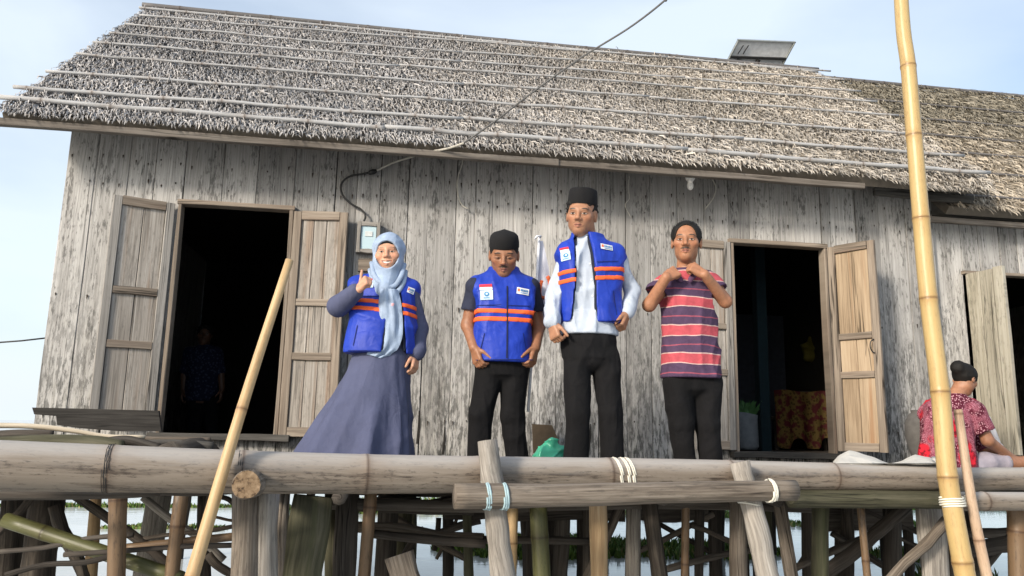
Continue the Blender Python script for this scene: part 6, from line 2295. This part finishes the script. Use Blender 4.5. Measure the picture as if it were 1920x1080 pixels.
WETB = wood_mat('damp_dark_board', [(.008, .0075, .007), (.026, .024, .022), (.05, .047, .043)], tone=.1, bump=.5)
poly_board('loose_board', [(60, 764), (150, 766), (297, 770), (302, 809), (230, 809), (150, 803), (107, 797), (105, 780), (64, 777)], 5.35, .035, WETB,
           'dark grey board with a notched end standing against the wall by the left doorway')
LB = [([(-40, 797), (60, 799), (140, 808), (200, 818), (272, 819)], 4.75, 9, 6, PALEB, 'long pale split stick lying on top of the timber pile at left'),
      ([(255, 822), (330, 823), (395, 824)], 4.9, 8, 6, BARLOG, 'short brown stick lying on the pile just left of the tan stick'),
      ([(-40, 818), (40, 812), (100, 812)], 4.6, 14, 8, DARKW, 'dark stub of wood at the left edge of the timber pile'),
      ([(200, 836), (320, 832), (400, 836)], 4.7, 16, 12, BOARD, 'grey board end lying low on the pile under the doorway'),
      ([(-40, 836), (80, 828), (180, 830), (230, 838)], 4.45, 26, 20, MOSSY, 'thick muddy log lying behind the bamboo edge at far left'),
      ([(190, 832), (240, 826), (300, 840)], 4.55, 18, 12, DARKW, 'crooked dark branch lying across the muddy log')]
for pts_, Yv, wa, wb, mt, lb in LB:
    pp = spline([P(x, y, Yv) for x, y in pts_], 16)
    o = loft('loose_stick', pp, np.linspace(pr(wa * 2, Yv), pr(wb * 2, Yv), 16) * .55, mt, None, seg=9, rough=.10, flat=.8)
    rebase(o, pp[0])
    tag(o, lb, 'stick', 'timber piled on the platform')
# cribbing below so that the pile rests on the platform
for x_, lb in ((-1.9, 'short block under the left end of the timber pile'), (-1.15, 'short block under the right end of the timber pile')):
    o = wood_post('wood_block', (x_, 4.4, DZ + .10), (x_ + .05, 5.0, DZ + .11), .10, .095, DARKW, None, n=5)
    rebase(o, (x_, 4.6, DZ))
    tag(o, lb, 'block', 'timber piled on the platform')

# ---- green plastic sack and a scrap of cardboard at the wall
GS, _nt, _b = newmat('green_plastic', .35, .5)
_b.inputs['Base Color'].default_value = (.06, .42, .27, 1)
c = P(1030, 872, 5.4)


def sackpost(g):
    wrinkle(g, 71, .06, 18, 45, (1, 1, 1), 6)
    wrinkle(g, 72, .03, 50, 110, (1, 1, 1), 5)


o, _ = blob('plastic_sack', [Ell(c + (0, 0, .04), (.115, .10, .10)), Ell(c + (.045, 0, .10), (.06, .06, .05)), Ell(c + (-.05, 0, .06), (.06, .07, .06)), Cap(c + (.03, -.02, .08), c + (.075, -.03, .165), .03, .012), Cap(c + (-.05, -.03, .05), c + (-.085, -.04, .125), .035, .012), Cap(c + (0, -.04, .06), c + (.01, -.06, .15), .03, .01)], c - .25, c + .27, .007, GS, post=sackpost, sm=0)
rebase(o, (c[0], c[1], DZ))
tag(o, 'crumpled green plastic sack on the platform at the foot of the wall', 'sack')
poly_board('cardboard_scrap', [(998, 795), (1035, 797), (1046, 822), (1044, 850), (1000, 850)], 5.95, .012, plain('brown_cardboard', (.13, .095, .062), .9), 'brown cardboard scrap leaning on the wall behind the green sack', 'cardboard')

# ---- pale tarpaulin bunched on the bamboo edge
TARP = cloth_mat('pale_tarpaulin', (.60, .585, .54), rough=.7, var=.08, bump=.3)
prof = [(1562, 866), (1572, 854), (1592, 847), (1612, 850), (1640, 858), (1668, 869), (1690, 864), (1716, 855), (1742, 858), (1756, 866)]
V, Fc = [], []
M_, K_ = 44, 14
for i in range(M_ + 1):
    px = 1562 + (1756 - 1562) * i / M_
    py = np.interp(px, [q_[0] for q_ in prof], [q_[1] for q_ in prof])
    for j in range(K_ + 1):
        v_ = j / K_
        Yv = 3.98 + .72 * v_
        top = P(px, py, 4.3)
        rz = P(px, 872, 4.05)[2] + .012
        hgt = math.sin(math.pi * min(1, max(0, (v_ - .0) / .9))) ** .45
        z = rz * (1 - hgt) * (1 - v_) + (DZ + .01) * (1 - hgt) * v_ + top[2] * hgt
        z += (.006 * math.sin(px * .05 + v_ * 7) + .003 * math.sin(px * .11 - v_ * 9)) * hgt
        V.append(np.array([top[0] * Yv / 4.3, Yv, max(z, DZ + .006)]))
for i in range(M_):
    for j in range(K_):
        a = i * (K_ + 1) + j
        Fc.append((a, a + K_ + 1, a + K_ + 2, a + 1))
n0 = len(V)
V += [v_ - np.array([0, 0, .006]) for v_ in V]
Fc += [tuple(n0 + q_ for q_ in f_[::-1]) for f_ in Fc]
o = mk('tarpaulin', V, Fc, TARP, None, True)
rebase(o, (float(P(1660, 866, 4.3)[0]), 4.3, DZ))
tag(o, 'pale crumpled tarpaulin bunched behind the bamboo edge left of the seated woman', 'tarpaulin')
# strip of it hanging over the edge pole
hp = [P(1752, 858, 4.12), P(1760, 868, 3.99), P(1764, 886, 3.965), P(1766, 905, 3.965)]
s_t = loft('hanging_strip', spline(hp, 10), [.020, .018, .016, .014, .013, .011, .010, .009, .007, .005], TARP, None, seg=8, flat=.35)
s_t.parent = o
s_t.location = -o.location

# ---- clay jar behind the seated woman
jc_ = P(1742, 860, 5.6)
prf = [(-.30, .10), (-.2, .13), (-.05, .17), (.10, .20), (.22, .195), (.30, .16), (.33, .13), (.345, .135), (.355, .13), (.33, .11)]
V, Fc = [], []
for (dz, rr) in prf:
    for k in range(24):
        t = k * 2 * math.pi / 24
        V.append((jc_[0] + rr * .8 * math.cos(t), jc_[1] + rr * .8 * math.sin(t), DZ + (.30 + dz) * .78))
for i in range(len(prf) - 1):
    for k in range(24):
        Fc.append((i * 24 + k, i * 24 + (k + 1) % 24, (i + 1) * 24 + (k + 1) % 24, (i + 1) * 24 + k))
Fc.append(tuple(range(23, -1, -1)))
o = mk('clay_jar', V, Fc, plain('grey_clay', (.11, .105, .10), .9), None, True)
rebase(o, (jc_[0], jc_[1], DZ))
tag(o, 'grey clay jar standing by the wall behind the seated woman', 'jar')

# ---- white cloth the seated woman handles
c = P(1852, 800, 5.35)


def clpost(g):
    wrinkle(g, 75, .025, 20, 50, (1, 1, 1), 4)


o, _ = blob('white_cloth', [Cap(P(1846, 785, 5.35), P(1868, 830, 5.32), .035, .03), Cap(P(1838, 845, 5.3), P(1872, 840, 5.25), .035, .04), Cap(P(1846, 785, 5.35), P(1838, 845, 5.3), .03, .03)], c - .3, c + .3, .007,
            cloth_mat('white_cloth_stuff', (.66, .64, .64), rough=.8), post=clpost)
rebase(o, c)
tag(o, 'bundle of white cloth held before the seated woman', 'cloth')

# ---- inside the right doorway
Y = 7.1
sk = empty('rice_sack', P(1400, 845, Y))
tag(sk, 'white sack of green leaves just inside the right doorway', 'sack')
c0, c1 = P(1400, 848, Y), P(1400, 785, Y)
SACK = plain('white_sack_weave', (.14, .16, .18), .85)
zb_ = 1.45
V, Fc = [], []
for i, (t, rr) in enumerate(((0, .10), (.1, .125), (.5, .12), (.85, .115), (1.0, .12), (1.0, .10), (.92, .095))):
    for k in range(20):
        th = k * 2 * math.pi / 20
        V.append((c0[0] + rr * math.cos(th) * (1 + .05 * math.sin(3 * th + i)), Y + rr * math.sin(th), zb_ + .34 * t + .012 * math.sin(2 * th) * (i > 3)))
for i in range(6):
    for k in range(20):
        Fc.append((i * 20 + k, i * 20 + (k + 1) % 20, (i + 1) * 20 + (k + 1) % 20, (i + 1) * 20 + k))
Fc.append(tuple(range(19, -1, -1)))
Fc.append(tuple(range(120, 140)))
mk('sack', V, Fc, SACK, sk, True)
V, Fc = [], []
for k in range(60):
    t, r_ = random.uniform(0, 6.28), random.uniform(0, .09)
    b_ = np.array([c0[0] + r_ * math.cos(t), Y + r_ * math.sin(t), zb_ + .31])
    tip = b_ + np.array([random.uniform(-.1, .1), random.uniform(-.1, .1), random.uniform(.05, .17)])
    sd = nrm(np.cross(tip - b_, (0, 1, .3))) * .018
    n0 = len(V)
    V += [b_, (b_ + tip) / 2 + sd, tip, (b_ + tip) / 2 - sd]
    Fc.append((n0, n0 + 1, n0 + 2, n0 + 3))
o = mk('leaves', V, Fc, plain('sack_leaves', (.05, .13, .045), .7), sk)
o['kind'] = 'stuff'

# chair draped with a yellow cloth
dc = empty('draped_chair', P(1480, 845, 7.9))
tag(dc, 'low chair draped with a yellow cloth inside the right doorway', 'chair')
xa, xb = P(1432, 740, 7.9)[0], P(1535, 740, 7.9)[0]
zt = P(1480, 735, 7.9)[2]
for x_ in (xa + .05, xb - .05):
    for yv in (7.75, 8.1):
        plank('leg', (x_, yv, 1.44), (x_, yv, 1.75), .04, .04, DARKW, dc, n=1)
plank('seat', (xa + .02, 7.92, 1.77), (xb - .02, 7.92, 1.77), .42, .035, DARKW, dc, (0, 0, 1), n=2)
YC, _nt, _b = newmat('yellow_print_cloth', .85, .2)
_tc = node(_nt, 'ShaderNodeTexCoord')
_n = node(_nt, 'ShaderNodeTexNoise', Vector=_tc.outputs['Object'], Scale=14, Detail=3).outputs[0]
_n2 = node(_nt, 'ShaderNodeTexVoronoi', Vector=_tc.outputs['Object'], Scale=30).outputs['Distance']
_c = ramp(_nt, _n2, [(.3, (.05, .034, .010)), (.45, (.12, .083, .026))])
_nt.links.new(mix(_nt, ramp(_nt, _n, [(.46, 0.0), (.56, 1.0)]), _c, (.07, .012, .016)), _b.inputs['Base Color'])
V, Fc = [], []
nx_, nz_ = 30, 16
for layer in (0, .012):
    for j in range(nz_ + 1):
        for i in range(nx_ + 1):
            u, t = i / nx_, j / nz_
            z = zt + .01 * math.sin(u * 9) - (zt - 1.50) * t * (1 + .12 * math.sin(u * 13))
            V.append((xa + (xb - xa) * u, 7.66 - .05 * t + .022 * math.sin(u * 24 + t) * (0.3 + t) + layer, max(z, 1.46)))
for L0 in (0, (nx_ + 1) * (nz_ + 1)):
    for j in range(nz_):
        for i in range(nx_):
            a = L0 + j * (nx_ + 1) + i
            Fc.append((a, a + nx_ + 1, a + nx_ + 2, a + 1))
mk('cloth', V, Fc, YC, dc, True)
plank('backrest', (xa + .03, 7.70, zt - .04), (xb - .03, 7.70, zt - .04), .08, .03, DARKW, dc, n=1)

c = P(1517, 655, 8.2)
o, _ = blob('plastic_bag', [Ell(c + (0, 0, -.02), (.085, .07, .13)), Ell(c + (.015, 0, .10), (.045, .04, .07)), Ell(c + (-.03, 0, -.10), (.06, .05, .06))], c - .28, c + .28, .01,
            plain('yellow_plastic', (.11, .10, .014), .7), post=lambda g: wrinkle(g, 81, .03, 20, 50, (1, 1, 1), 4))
rebase(o, c)
tag(o, 'yellow plastic bag hanging in the gloom of the right doorway', 'bag')
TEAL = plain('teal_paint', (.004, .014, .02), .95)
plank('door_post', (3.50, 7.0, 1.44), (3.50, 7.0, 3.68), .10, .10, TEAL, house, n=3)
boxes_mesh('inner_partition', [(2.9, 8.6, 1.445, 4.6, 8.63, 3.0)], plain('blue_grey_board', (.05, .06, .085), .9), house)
